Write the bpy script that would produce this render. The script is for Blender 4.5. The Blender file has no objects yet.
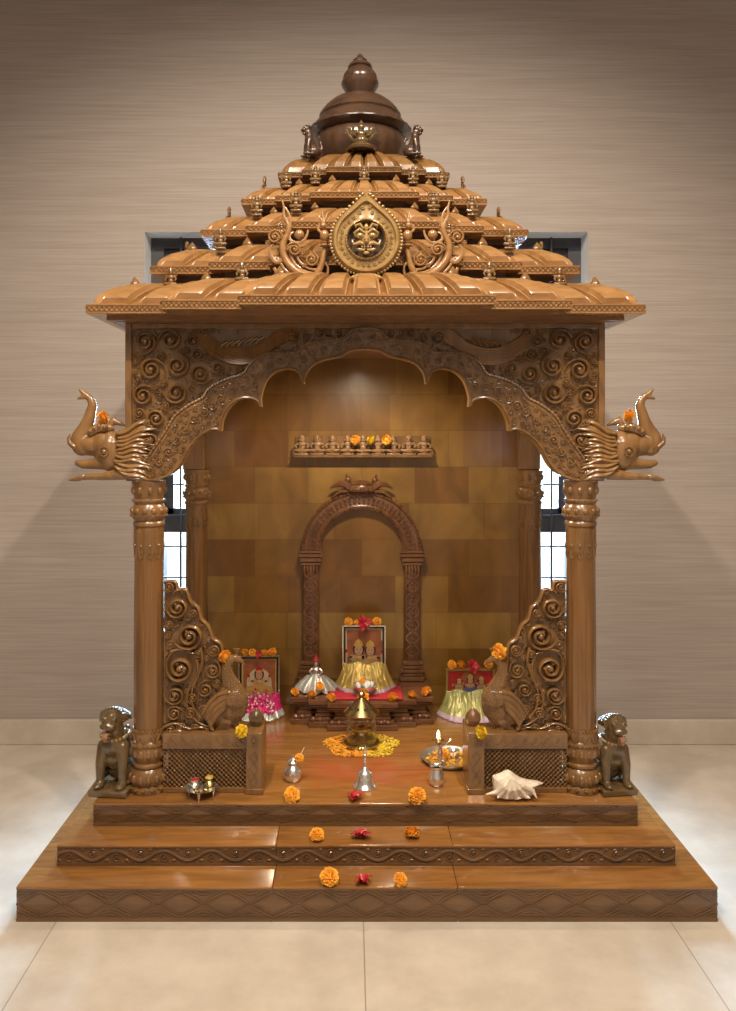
import bpy, bmesh, math, random
from mathutils import noise as mnoise
from mathutils import Vector, Matrix
from mathutils.bvhtree import BVHTree
from math import sin, cos, pi, radians
C = bpy.context.scene.collection
scene = bpy.context.scene
rnd = random.Random(7)

# ------------------------------------------------------------------ camera model (metres; y = distance from the camera)
F, CX, CY, CAMH, X0 = 800.0, 350.5, 437.0, 1.5, .051
def P(px, py, d):                                   # measured point at a known distance d
    return Vector(((px - CX) * d / F - X0, d, CAMH - (py - CY) * d / F))

# ------------------------------------------------------------------ mesh builder
class MB:
    def __init__(s): s.v = []; s.f = []; s.m = []
    def add(s, vs, fs, mi=0):
        o = len(s.v); s.v += [tuple(v) for v in vs]
        s.f += [tuple(i + o for i in f) for f in fs]; s.m += [mi] * len(fs)
    def box(s, x0, x1, y0, y1, z0, z1, mi=0, b=0.0):
        if b <= 0:
            s.add([(x0,y0,z0),(x1,y0,z0),(x1,y1,z0),(x0,y1,z0),(x0,y0,z1),(x1,y0,z1),(x1,y1,z1),(x0,y1,z1)],
                  [(0,3,2,1),(4,5,6,7),(0,1,5,4),(1,2,6,5),(2,3,7,6),(3,0,4,7)], mi); return
        rings = [(z0, b), (z0 + b, 0), (z1 - b, 0), (z1, b)]
        vs = []; fs = []
        for z, i in rings:
            q = b * .6
            vs += [(x0+i+q,y0+i,z),(x1-i-q,y0+i,z),(x1-i,y0+i+q,z),(x1-i,y1-i-q,z),(x1-i-q,y1-i,z),(x0+i+q,y1-i,z),(x0+i,y1-i-q,z),(x0+i,y0+i+q,z)]
        for r in range(3):
            for k in range(8):
                a = r*8+k; c = r*8+(k+1) % 8; fs.append((a, c, c+8, a+8))
        fs.append(tuple(reversed(range(8)))); fs.append(tuple(range(24, 32)))
        s.add(vs, fs, mi)
    def lathe(s, prof, c=(0,0,0), n=32, mi=0, lobes=0, amp=0.0, sx=1, sy=1):
        vs = []; fs = []
        for r, z in prof:
            for k in range(n):
                a = 2*pi*k/n; rr = r
                if lobes: rr = r * (1 + amp * (abs(cos(a*lobes/2)) - .6))
                vs.append((c[0]+rr*cos(a)*sx, c[1]+rr*sin(a)*sy, c[2]+z))
        for j in range(len(prof)-1):
            for k in range(n):
                k2 = (k+1) % n
                fs.append((j*n+k, j*n+k2, (j+1)*n+k2, (j+1)*n+k))
        if prof[0][0] > 1e-5: fs.append(tuple(reversed(range(n))))
        if prof[-1][0] > 1e-5: fs.append(tuple(range((len(prof)-1)*n, len(prof)*n)))
        s.add(vs, fs, mi)
    def tube(s, pts, rad, n=6, mi=0, fy=1.0, closed=False):
        pts = [Vector(p) for p in pts]; N = len(pts)
        if N < 2: return
        if not hasattr(rad, '__len__'): rad = [rad]*N
        vs = []; fs = []; up = None
        for i, p in enumerate(pts):
            if closed: t = pts[(i+1) % N] - pts[i-1]
            else: t = pts[min(i+1, N-1)] - pts[max(i-1, 0)]
            if t.length < 1e-9: t = Vector((0,0,1))
            t.normalize()
            if up is None:
                up = Vector((0,1,0)) if abs(t.y) < .9 else Vector((1,0,0))
            sd = t.cross(up)
            if sd.length < 1e-6: sd = Vector((1,0,0))
            sd.normalize(); u2 = sd.cross(t).normalized(); up = u2
            for k in range(n):
                a = 2*pi*(k+.5)/n
                o = sd*cos(a)*rad[i] + u2*sin(a)*rad[i]; o.y *= fy
                vs.append(p+o)
        for i in range(N if closed else N-1):
            j = (i+1) % N
            for k in range(n):
                k2 = (k+1) % n
                fs.append((i*n+k, i*n+k2, j*n+k2, j*n+k))
        if not closed:
            fs.append(tuple(reversed(range(n)))); fs.append(tuple(range((N-1)*n, N*n)))
        s.add(vs, fs, mi)
    def ball(s, c, r, n=8, mi=0, rot=None):
        if not hasattr(r, '__len__'): r = (r,r,r)
        h = max(4, n//2+1); vs = []; fs = []
        M = rot if rot else Matrix.Identity(3)
        c = Vector(c)
        vs.append(c + M @ Vector((0,0,-r[2])))
        for j in range(1, h):
            b = -pi/2 + pi*j/h
            for k in range(n):
                a = 2*pi*k/n
                vs.append(c + M @ Vector((r[0]*cos(b)*cos(a), r[1]*cos(b)*sin(a), r[2]*sin(b))))
        vs.append(c + M @ Vector((0,0,r[2]))); T = len(vs)-1
        for k in range(n): fs.append((0, 1+(k+1)%n, 1+k))
        for j in range(h-2):
            for k in range(n):
                a = 1+j*n+k; b = 1+j*n+(k+1)%n; fs.append((a, b, b+n, a+n))
        for k in range(n): fs.append((1+(h-2)*n+k, 1+(h-2)*n+(k+1)%n, T))
        s.add(vs, fs, mi)
    def prism(s, poly, y0, y1, mi=0, bev=0.0):      # poly in (x, z), extruded in y; y0 = front
        n = len(poly)
        ar = sum(poly[i][0]*poly[(i+1)%n][1]-poly[(i+1)%n][0]*poly[i][1] for i in range(n))
        if ar < 0: poly = poly[::-1]
        vs = [(x,y0,z) for x,z in poly] + [(x,y1,z) for x,z in poly]
        fs = [tuple(range(n)), tuple(reversed(range(n, 2*n)))]
        for i in range(n):
            j = (i+1) % n; fs.append((i, i+n, j+n, j))
        s.add(vs, fs, mi)
    def mirrored(s):
        m = MB(); m.v = [(-x,y,z) for x,y,z in s.v]; m.f = [tuple(reversed(f)) for f in s.f]; m.m = s.m[:]
        return m
    def mesh(s, name, mats, ang=40):
        me = bpy.data.meshes.new(name); me.from_pydata(s.v, [], s.f)
        for m in (mats if isinstance(mats, (list, tuple)) else [mats]): me.materials.append(m)
        me.polygons.foreach_set('material_index', s.m)
        me.validate(); me.shade_smooth(); me.set_sharp_from_angle(angle=radians(ang)); me.update()
        return me
    def build(s, name, mats, parent=None, ang=40):
        return link(name, s.mesh(name, mats, ang), parent)

def link(name, me, parent=None, loc=None, rot=None, scl=None):
    o = bpy.data.objects.new(name, me); C.objects.link(o)
    if loc is not None: o.location = loc
    if rot is not None: o.rotation_euler = rot
    if scl is not None: o.scale = (scl,)*3 if not hasattr(scl, '__len__') else scl
    if parent is not None:
        o.parent = parent
        if parent.type == 'EMPTY': o.matrix_parent_inverse = Matrix.Translation(-parent.location)
    return o
def thing(name, label, cat, loc=(0,0,0), group=None):
    o = bpy.data.objects.new(name, None); C.objects.link(o); o.location = loc
    o.empty_display_size = .05
    return tag(o, label, cat, group)
def tag(o, label, cat, group=None, kind=None):
    o['label'] = label; o['category'] = cat
    if group: o['group'] = group
    if kind: o['kind'] = kind
    return o
def struct(o): o['kind'] = 'structure'; return o

def blobmesh(name, mb, mat, voxel=.004, smooth=6, ang=180):   # join overlapping lumps into one continuous skin
    o = bpy.data.objects.new('tmp', mb.mesh('tmp', mat, 180)); C.objects.link(o)
    m = o.modifiers.new('r', 'REMESH'); m.mode = 'VOXEL'; m.voxel_size = voxel; m.use_smooth_shade = True
    if smooth:
        m2 = o.modifiers.new('s', 'SMOOTH'); m2.iterations = smooth; m2.factor = .5
    dg = bpy.context.evaluated_depsgraph_get()
    me = bpy.data.meshes.new_from_object(o.evaluated_get(dg)); me.name = name
    me.materials.clear(); me.materials.append(mat)
    me.shade_smooth()
    bpy.data.objects.remove(o)
    return me
def caps(mb, pts, rad, n=10, fy=1.0):               # capsule chain used for bodies
    mb.tube(pts, rad, n, fy=fy)
    for p, r in ((pts[0], rad[0]), (pts[-1], rad[-1])): mb.ball(p, (r, r*fy, r), n)

# ------------------------------------------------------------------ materials
def newmat(name):
    m = bpy.data.materials.new(name); m.use_nodes = True
    nt = m.node_tree; b = nt.nodes['Principled BSDF']; return m, nt, b
def plain(name, col, rough=.5, metal=0.0, **kw):
    m, nt, b = newmat(name)
    b.inputs['Base Color'].default_value = (*col, 1); b.inputs['Roughness'].default_value = rough; b.inputs['Metallic'].default_value = metal
    n = nt.nodes.new('ShaderNodeTexNoise'); n.inputs['Scale'].default_value = kw.get('ns', 60)
    tc = nt.nodes.new('ShaderNodeTexCoord'); nt.links.new(tc.outputs['Object'], n.inputs['Vector'])
    mx = nt.nodes.new('ShaderNodeMix'); mx.data_type = 'RGBA'; v = kw.get('var', .12)
    mx.inputs['A'].default_value = (*[c*(1-v) for c in col], 1); mx.inputs['B'].default_value = (*[min(1, c*(1+v)) for c in col], 1)
    nt.links.new(n.outputs['Fac'], mx.inputs['Factor']); nt.links.new(mx.outputs['Result'], b.inputs['Base Color'])
    if 'bump' in kw:
        bp = nt.nodes.new('ShaderNodeBump'); bp.inputs['Strength'].default_value = kw['bump']; bp.inputs['Distance'].default_value = .002
        nt.links.new(n.outputs['Fac'], bp.inputs['Height']); nt.links.new(bp.outputs['Normal'], b.inputs['Normal'])
    if 'emit' in kw:
        b.inputs['Emission Color'].default_value = (*kw['emit'][0], 1); b.inputs['Emission Strength'].default_value = kw['emit'][1]
    if 'coat' in kw: b.inputs['Coat Weight'].default_value = kw['coat']; b.inputs['Coat Roughness'].default_value = .12
    if 'sheen' in kw: b.inputs['Sheen Weight'].default_value = kw['sheen']
    return m
def wood(name, dark, light, rough=.32, grain=(9, 9, 1.2), coat=.5, patch=None, stain=False, spec=.5):
    m, nt, b = newmat(name); N = nt.nodes; L = nt.links
    tc = N.new('ShaderNodeTexCoord'); mp = N.new('ShaderNodeMapping'); mp.inputs['Scale'].default_value = grain
    L.new(tc.outputs['Object'], mp.inputs['Vector'])
    n1 = N.new('ShaderNodeTexNoise'); n1.inputs['Scale'].default_value = 3; n1.inputs['Detail'].default_value = 8; n1.inputs['Distortion'].default_value = 1.2
    L.new(mp.outputs['Vector'], n1.inputs['Vector'])
    rp = N.new('ShaderNodeValToRGB'); rp.color_ramp.elements[0].position = .32; rp.color_ramp.elements[1].position = .68
    rp.color_ramp.elements[0].color = (*dark, 1); rp.color_ramp.elements[1].color = (*light, 1)
    L.new(n1.outputs['Fac'], rp.inputs['Fac']); col = rp.outputs['Color']
    if patch:                                       # blocks of differently toned timber
        ax, bw, bh, c1, c2 = patch
        sp = N.new('ShaderNodeSeparateXYZ'); cb = N.new('ShaderNodeCombineXYZ'); L.new(tc.outputs['Object'], sp.inputs[0])
        L.new(sp.outputs['X'], cb.inputs['X']); L.new(sp.outputs[ax], cb.inputs['Y'])
        br = N.new('ShaderNodeTexBrick'); br.inputs['Scale'].default_value = 1; br.inputs['Mortar Size'].default_value = 0 if ax == 'Y' else .0006
        br.inputs['Brick Width'].default_value = bw; br.inputs['Row Height'].default_value = bh
        br.inputs['Color1'].default_value = (*c1, 1); br.inputs['Color2'].default_value = (*c2, 1); br.inputs['Mortar'].default_value = (.3,.2,.15,1)
        br.offset = .37; br.squash = 1.4; br.squash_frequency = 3
        L.new(cb.outputs[0], br.inputs['Vector'])
        mx = N.new('ShaderNodeMix'); mx.data_type = 'RGBA'; mx.blend_type = 'MULTIPLY'; mx.inputs['Factor'].default_value = 1
        L.new(col, mx.inputs['A']); L.new(br.outputs['Color'], mx.inputs['B']); col = mx.outputs['Result']
        b2 = N.new('ShaderNodeTexBrick'); b2.inputs['Scale'].default_value = 1; b2.inputs['Mortar Size'].default_value = 0
        b2.inputs['Brick Width'].default_value = bw*1.37; b2.inputs['Row Height'].default_value = bh*2; b2.offset = .61
        b2.inputs['Color1'].default_value = (1,1,1,1); b2.inputs['Color2'].default_value = tuple(.45+.55*c for c in c2)+(1,); L.new(cb.outputs[0], b2.inputs['Vector'])
        mx = N.new('ShaderNodeMix'); mx.data_type = 'RGBA'; mx.blend_type = 'MULTIPLY'; mx.inputs['Factor'].default_value = 1
        L.new(col, mx.inputs['A']); L.new(b2.outputs['Color'], mx.inputs['B']); col = mx.outputs['Result']
    if stain:                                       # red powder smudge on the platform
        mp2 = N.new('ShaderNodeMapping'); mp2.vector_type = 'POINT'
        mp2.inputs['Location'].default_value = (0.02/.26, -2.98/.17, 0); mp2.inputs['Scale'].default_value = (1/.26, 1/.17, 0)
        L.new(tc.outputs['Object'], mp2.inputs['Vector'])
        ln = N.new('ShaderNodeVectorMath'); ln.operation = 'LENGTH'; L.new(mp2.outputs[0], ln.inputs[0])
        n2 = N.new('ShaderNodeTexNoise'); n2.inputs['Scale'].default_value = 14; n2.inputs['Detail'].default_value = 6; L.new(tc.outputs['Object'], n2.inputs['Vector'])
        ad = N.new('ShaderNodeMath'); ad.operation = 'MULTIPLY_ADD'; ad.inputs[1].default_value = 1.6; L.new(n2.outputs['Fac'], ad.inputs[0]); L.new(ln.outputs['Value'], ad.inputs[2])
        mr = N.new('ShaderNodeMapRange'); mr.inputs['From Min'].default_value = 1.15; mr.inputs['From Max'].default_value = 1.95
        mr.inputs['To Min'].default_value = .5; mr.inputs['To Max'].default_value = 0; L.new(ad.outputs[0], mr.inputs['Value'])
        mx = N.new('ShaderNodeMix'); mx.data_type = 'RGBA'; L.new(mr.outputs[0], mx.inputs['Factor']); L.new(col, mx.inputs['A'])
        mx.inputs['B'].default_value = (.42,.055,.02,1); col = mx.outputs['Result']
    L.new(col, b.inputs['Base Color'])
    b.inputs['Roughness'].default_value = rough; b.inputs['Coat Weight'].default_value = coat; b.inputs['Coat Roughness'].default_value = .14
    b.inputs['Specular IOR Level'].default_value = spec
    bp = N.new('ShaderNodeBump'); bp.inputs['Strength'].default_value = .12; bp.inputs['Distance'].default_value = .002
    L.new(n1.outputs['Fac'], bp.inputs['Height']); L.new(bp.outputs['Normal'], b.inputs['Normal'])
    return m

W = {}
W['roof']   = wood('varnished_teak_roof', (.265,.13,.042), (.385,.2,.075), .25, (3,9,9))
W['carve']  = wood('carved_teak', (.155,.074,.023), (.245,.122,.04), .28, (9,9,3))
W['dome']   = wood('dark_teak', (.052,.027,.016), (.085,.042,.022), .3, (6,6,3))
W['pillar'] = wood('pillar_teak', (.135,.062,.02), (.235,.11,.035), .24, (14,14,.8))
W['step']   = wood('step_teak', (.23,.10,.027), (.37,.17,.045), .2, (1.2,9,9), patch=('Y', .5, .9, (1,1,1), (.78,.72,.66)), stain=True)
W['frieze'] = wood('frieze_teak', (.11,.053,.02), (.17,.083,.031), .3, (1.5,9,9))
W['panel']  = wood('panel_teak_blocks', (.23,.125,.025), (.37,.21,.045), .3, (2.2,2,1.1), coat=.35, patch=('Z', .25, .17, (1,1,1), (.6,.46,.4)))
W['altar']  = wood('dark_altar_teak', (.1,.04,.018), (.17,.07,.03), .25, (3,9,9))
W['niche']  = wood('niche_teak', (.13,.052,.022), (.21,.09,.036), .3, (9,9,3))
W['gold']   = wood('gilded_teak', (.28,.16,.05), (.4,.25,.085), .28, (8,8,8), coat=.7)
W['figure'] = wood('bronzed_teak', (.15,.08,.03), (.25,.145,.055), .3, (8,8,8), coat=.6)
W['green']  = wood('patinated_teak', (.085,.05,.02), (.145,.088,.033), .22, (6,6,6), coat=.7)
W['dark']   = wood('shade_toned_teak', (.06,.03,.014), (.09,.045,.02), .5, (6,6,6), coat=0)  # shade of the roof gaps and medallion hollow put into the wood colour
W['soffit'] = wood('soffit_board', (.2,.09,.03), (.3,.14,.05), .45, (3,9,9), coat=.2)
silver = plain('silver_metal', (.88,.85,.8), .22, .9, var=.05, ns=40)
brass  = plain('aged_brass', (.55,.43,.2), .25, 1.0, var=.2, ns=30)
steel  = plain('dull_steel', (.62,.58,.52), .38, .9)
orange = plain('marigold_orange', (.95,.4,.03), .7, ns=90, var=.15)
yellow = plain('marigold_yellow', (.88,.6,.02), .7, ns=90)
redfl  = plain('hibiscus_red', (.42,.008,.018), .6, ns=120, var=.3)
pinkst = plain('stamen_pink', (.8,.22,.25), .6)
shellm = plain('shell_ivory', (.74,.62,.48), .4, ns=55, var=.3, bump=.6)
white  = plain('white_lime', (.75,.73,.7), .7)
goldcl = plain('gold_brocade', (.56,.4,.11), .32, .35, ns=220, var=.35, bump=.6)
greencl= plain('green_gold_silk', (.38,.36,.13), .35, .25, ns=120, var=.4, bump=.5)
pinkcl = plain('magenta_silk', (.5,.015,.13), .42, ns=200, var=.4, bump=.5)
lilac  = plain('lilac_border', (.45,.33,.4), .5, ns=150, var=.3)
redcl  = plain('red_cloth', (.42,.02,.03), .6, ns=120)
silvcl = plain('silver_brocade', (.5,.5,.46), .35, .4, ns=160, var=.5, bump=.6)
blackf = plain('black_frame', (.02,.018,.018), .3)
brassf = plain('brass_frame', (.38,.24,.09), .35, .5)
skin   = plain('print_skin', (.5,.29,.18), .5)
pbrown = plain('print_brown', (.3,.1,.04), .5, ns=30, var=.5)
pcream = plain('print_cream', (.55,.45,.28), .5, ns=30, var=.2)
pred   = plain('print_red', (.4,.02,.02), .5, ns=30, var=.3)
pgold  = plain('print_gold', (.55,.34,.08), .5, ns=60, var=.4)
pdark  = plain('print_dark', (.04,.02,.015), .5)
pblue  = plain('print_blue', (.12,.14,.3), .5)
flame  = plain('candle_flame', (1,.75,.35), .5, emit=((1,.72,.32), 22))
waxm   = plain('cotton_wick', (.8,.7,.55), .8)
oilm   = plain('dark_oil', (.12,.08,.03), .1)
winfr  = plain('window_frame_dark', (.05,.05,.06), .4)
navy   = plain('dark_blind', (.012,.012,.02), .45)
reveal = plain('white_reveal', (.85,.85,.85), .7)
lampm  = plain('downlight_glass', (1,.9,.75), .5, emit=((1,.86,.66), 12))
def glassmat(name, col, rough=.0):
    m, nt, b = newmat(name); nt.nodes.remove(b); out = nt.nodes['Material Output']
    t = nt.nodes.new('ShaderNodeBsdfTransparent'); t.inputs[0].default_value = (*col, 1)
    g = nt.nodes.new('ShaderNodeBsdfGlossy'); g.inputs['Roughness'].default_value = .05
    lw = nt.nodes.new('ShaderNodeLayerWeight'); lw.inputs['Blend'].default_value = .25
    mp = nt.nodes.new('ShaderNodeMapRange'); mp.inputs['To Min'].default_value = .04; mp.inputs['To Max'].default_value = .55
    nt.links.new(lw.outputs['Facing'], mp.inputs['Value'])
    mx = nt.nodes.new('ShaderNodeMixShader'); nt.links.new(mp.outputs[0], mx.inputs[0]); nt.links.new(t.outputs[0], mx.inputs[1]); nt.links.new(g.outputs[0], mx.inputs[2])
    nt.links.new(mx.outputs[0], out.inputs['Surface']); return m
glass = glassmat('clear_glass', (.93,.95,.93))

# wallpaper with fine horizontal silk streaks
wallm, nt, b = newmat('silk_wallpaper'); N = nt.nodes; L = nt.links
tc = N.new('ShaderNodeTexCoord'); 
def streak(sc, det):
    mp = N.new('ShaderNodeMapping'); mp.inputs['Scale'].default_value = sc; L.new(tc.outputs['Object'], mp.inputs['Vector'])
    n = N.new('ShaderNodeTexNoise'); n.inputs['Scale'].default_value = 1; n.inputs['Detail'].default_value = det; L.new(mp.outputs[0], n.inputs['Vector']); return n.outputs['Fac']
s1 = streak((3.0,3.0,170), 4); s2 = streak((.7,.7,22), 3)
ad = N.new('ShaderNodeMath'); ad.operation = 'MULTIPLY_ADD'; ad.inputs[1].default_value = .45; L.new(s2, ad.inputs[0]); L.new(s1, ad.inputs[2])
rp = N.new('ShaderNodeValToRGB'); rp.color_ramp.elements[0].position = .5; rp.color_ramp.elements[1].position = .95
rp.color_ramp.elements[0].color = (.35,.29,.25,1); rp.color_ramp.elements[1].color = (.44,.375,.335,1)
L.new(ad.outputs[0], rp.inputs['Fac']); L.new(rp.outputs['Color'], b.inputs['Base Color']); b.inputs['Roughness'].default_value = .65
# cream stone floor with large tiles
def stone(name, tiles):
    m, nt, b = newmat(name); N = nt.nodes; L = nt.links
    tc = N.new('ShaderNodeTexCoord'); n = N.new('ShaderNodeTexNoise'); n.inputs['Scale'].default_value = 5; n.inputs['Detail'].default_value = 9; n.inputs['Roughness'].default_value = .62
    L.new(tc.outputs['Object'], n.inputs['Vector'])
    rp = N.new('ShaderNodeValToRGB'); rp.color_ramp.elements[0].position = .35; rp.color_ramp.elements[1].position = .7
    rp.color_ramp.elements[0].color = (.5,.43,.35,1); rp.color_ramp.elements[1].color = (.64,.565,.475,1)
    L.new(n.outputs['Fac'], rp.inputs['Fac']); col = rp.outputs['Color']
    v = N.new('ShaderNodeTexVoronoi'); v.inputs['Scale'].default_value = 28; L.new(tc.outputs['Object'], v.inputs['Vector'])
    m2 = N.new('ShaderNodeMapRange'); m2.inputs['From Max'].default_value = .12; m2.inputs['To Min'].default_value = .93; m2.inputs['To Max'].default_value = 1; L.new(v.outputs['Distance'], m2.inputs['Value'])
    sc = N.new('ShaderNodeVectorMath'); sc.operation = 'SCALE'; L.new(col, sc.inputs[0]); L.new(m2.outputs[0], sc.inputs['Scale']); col = sc.outputs[0]
    if tiles:
        mp = N.new('ShaderNodeMapping'); mp.inputs['Location'].default_value = (.011, 2.55, 0); L.new(tc.outputs['Object'], mp.inputs['Vector'])
        br = N.new('ShaderNodeTexBrick'); br.offset = 0; br.inputs['Scale'].default_value = 1; br.inputs['Brick Width'].default_value = .951; br.inputs['Row Height'].default_value = 4
        br.inputs['Mortar Size'].default_value = .0018; br.inputs['Color1'].default_value = (1,1,1,1); br.inputs['Color2'].default_value = (.94,.94,.94,1); br.inputs['Mortar'].default_value = (.55,.5,.45,1)
        L.new(mp.outputs[0], br.inputs['Vector'])
        mx = N.new('ShaderNodeMix'); mx.data_type = 'RGBA'; mx.blend_type = 'MULTIPLY'; mx.inputs['Factor'].default_value = 1
        L.new(col, mx.inputs['A']); L.new(br.outputs['Color'], mx.inputs['B']); col = mx.outputs['Result']
    L.new(col, b.inputs['Base Color']); b.inputs['Roughness'].default_value = .3; return m
floorm = stone('cream_marble_tiles', True); basem = stone('cream_marble', False)
ceilm = plain('white_ceiling', (.7,.68,.64), .8)

# ------------------------------------------------------------------ room
RX, YB, YF, ZC = 3.4, 3.91, -3.0, 4.2
WX0, WX1, WZ0, WZ1, WS = .70, 1.083, .55, 2.502, .027
def wallplate():
    m = MB(); xs = [-RX, -WX1+WS, -WX0+WS, WX0+WS, WX1+WS, RX]; zs = [0, WZ0, WZ1, ZC]
    for i in range(5):
        for j in range(3):
            if j == 1 and i in (1, 3): continue
            m.add([(xs[i],YB,zs[j]),(xs[i+1],YB,zs[j]),(xs[i+1],YB,zs[j+1]),(xs[i],YB,zs[j+1])], [(0,1,2,3)])
            m.add([(xs[i],YB+.3,zs[j]),(xs[i+1],YB+.3,zs[j]),(xs[i+1],YB+.3,zs[j+1]),(xs[i],YB+.3,zs[j+1])], [(3,2,1,0)])
    for sx in (-1, 1):                              # white reveals of the two window openings
        a, c = sorted((sx*WX0+WS, sx*WX1+WS))
        for q in ([(a,YB,WZ0),(a,YB+.3,WZ0),(a,YB+.3,WZ1),(a,YB,WZ1)], [(c,YB,WZ1),(c,YB+.3,WZ1),(c,YB+.3,WZ0),(c,YB,WZ0)],
                  [(a,YB,WZ1),(a,YB+.3,WZ1),(c,YB+.3,WZ1),(c,YB,WZ1)], [(a,YB,WZ0),(c,YB,WZ0),(c,YB+.3,WZ0),(a,YB+.3,WZ0)]):
            m.add(q, [(0,1,2,3)], 1)
    return m
wb = struct(wallplate().build('wall_back', [wallm, reveal]))
m = MB(); m.box(-RX-.2, RX+.2, YF, YB+.3, -.1, 0); struct(m.build('floor', floorm))
m = MB(); m.box(-RX-.2, RX+.2, YF, YB+.3, ZC, ZC+.1); struct(m.build('ceiling', ceilm))
m = MB(); m.box(-RX-.12, -RX, YF, YB+.3, 0, ZC); struct(m.build('wall_left', wallm))
m = MB(); m.box(RX, RX+.12, YF, YB+.3, 0, ZC); struct(m.build('wall_right', wallm))
m = MB(); m.box(-RX-.2, RX+.2, YF-.1, YF, -.1, ZC+.1); struct(m.build('wall_front', ceilm))
m = MB(); m.box(-RX, RX, YB-.014, YB, 0, .122, b=.003); struct(m.build('baseboard_back', basem))
for n, sx in ((1, -1), (2, 1)):
    yw = 4.06
    def X(a, c): return (min(sx*a, sx*c)+WS, max(sx*a, sx*c)+WS)
    m = MB()
    m.box(*X(1.083, 1.018), yw-.03, yw+.05, WZ0, WZ1); m.box(*X(.735, .70), yw-.03, yw+.05, WZ0, WZ1)
    m.box(*X(1.018, .735), yw-.03, yw+.05, 1.02, 1.10); m.box(*X(1.018, .735), yw-.03, yw+.05, WZ0, WZ0+.05)
    m.box(*X(1.018, .735), yw-.03, yw+.05, WZ1-.05, WZ1)
    m.box(*X(1.018, .972), yw-.015, yw+.05, 1.10, 2.20); m.box(*X(1.018, .735), yw-.015, yw+.05, 1.10, 1.14); m.box(*X(1.018,.735), yw-.015, yw+.05, 2.16, 2.2)
    wf = struct(m.build('window_%d' % n, winfr))
    m = MB(); m.box(*X(1.018, .735), yw-.01, yw+.03, 2.2, WZ1-.05); m.build('blind', navy, wf)
    m = MB(); m.box(*X(1.018, .735), yw+.02, yw+.024, WZ0+.05, 2.2); m.build('pane', glass, wf)
    m = MB()
    for k in range(12):
        z = .64 + k*.1555
        if z < 2.2: m.tube([(sx*1.05+WS, yw-.045, z), (sx*.72+WS, yw-.045, z)], .005, 6)
    for xx in (.93, .775): m.tube([(sx*xx+WS, yw-.045, WZ0), (sx*xx+WS, yw-.045, WZ1)], .006, 6)
    m.build('security_bar', winfr, wf)

# ------------------------------------------------------------------ relief carving helpers
def spiral(mb, cx, cz, R, a0, dr, y, turns=1.35, n=20, w=.17, seg=6, fy=1.0):
    turns *= 1.3; k_ = min(1, .022/R)
    pts = []; rad = []; p2 = []
    if R > .014:
        for q in (3, 2, 1):
            a = a0 - dr*q*.33; r = R*(.86+.085*q); pts.append((cx+r*cos(a), y, cz+r*sin(a))); rad.append(R*w*(.75-.2*q)); p2.append((cx+r*cos(a), y-R*w*.5, cz+r*sin(a)))
    for i in range(n+1):
        t = i/n; a = a0 + dr*2*pi*turns*t; r = R*(.86-.66*t)
        pts.append((cx + r*cos(a), y - R*.12*t, cz + r*sin(a))); rad.append(R*w*.86*(1-.25*t)*(.75+.25*min(1, t*6)))
        p2.append((cx + (r+R*.03)*cos(a), y - R*(.12*t+w*.75), cz + (r+R*.03)*sin(a)))
    mb.tube(pts, rad, seg, fy=fy)
    if R > .03: mb.tube(p2, [q*.3 for q in rad], 4)
    mb.ball((cx, y - R*.14, cz), (R*.22, R*.22, R*.22), 7)
def comma(mb, cx, cz, R, a0, dr, y):
    mb.tube([(cx + R*.62*cos(a0+dr*q), y, cz + R*.62*sin(a0+dr*q)) for q in (0, .9, 1.8, 2.7, 3.5)], [R*.16, R*.3, R*.36, R*.3, R*.1], 5)
def pin(poly, x, z):
    c = False; j = len(poly)-1
    for i in range(len(poly)):
        xi, zi = poly[i]; xj, zj = poly[j]
        if (zi > z) != (zj > z) and x < (xj-xi)*(z-zi)/(zj-zi)+xi: c = not c
        j = i
    return c
def pdist(poly, x, z):
    best = 9
    for i in range(len(poly)):
        ax, az = poly[i]; bx, bz = poly[(i+1) % len(poly)]
        dx, dz = bx-ax, bz-az; L2 = dx*dx+dz*dz or 1e-12
        t = max(0, min(1, ((x-ax)*dx+(z-az)*dz)/L2)); best = min(best, math.hypot(x-ax-t*dx, z-az-t*dz))
    return best
def pack(poly, fixed, rmax, rmin, count, rg, tries=130):
    cs = list(fixed); xs = [p[0] for p in poly]; zs = [p[1] for p in poly]
    out = []
    for _ in range(count):
        best = None
        for _ in range(tries):
            x = rg.uniform(min(xs), max(xs)); z = rg.uniform(min(zs), max(zs))
            r = rmax*1.05
            for (a, c, q) in cs:
                d = math.hypot(x-a, z-c)-q
                if d < r: r = d
                if r < rmin: break
            if r < rmin or not pin(poly, x, z): continue
            r = min(r, pdist(poly, x, z), rmax)
            if r >= rmin and (best is None or r > best[2]): best = (x, z, r)
        if best: cs.append(best); out.append(best)
    return out
def carvefill(mb, poly, fixed, rmax, rmin, count, y, rg):
    allc = list(fixed) + pack(poly, fixed, rmax, rmin, count, rg)
    for i, (x, z, r) in enumerate(allc):
        if r > .009:
            spiral(mb, x, z, r*.86, rg.uniform(0, 2*pi), rg.choice((-1, 1)), y, turns=1.25, n=14 if r < .02 else 20, seg=5)
        else: mb.ball((x, y, z), (r, r*.8, r), 6)

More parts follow.
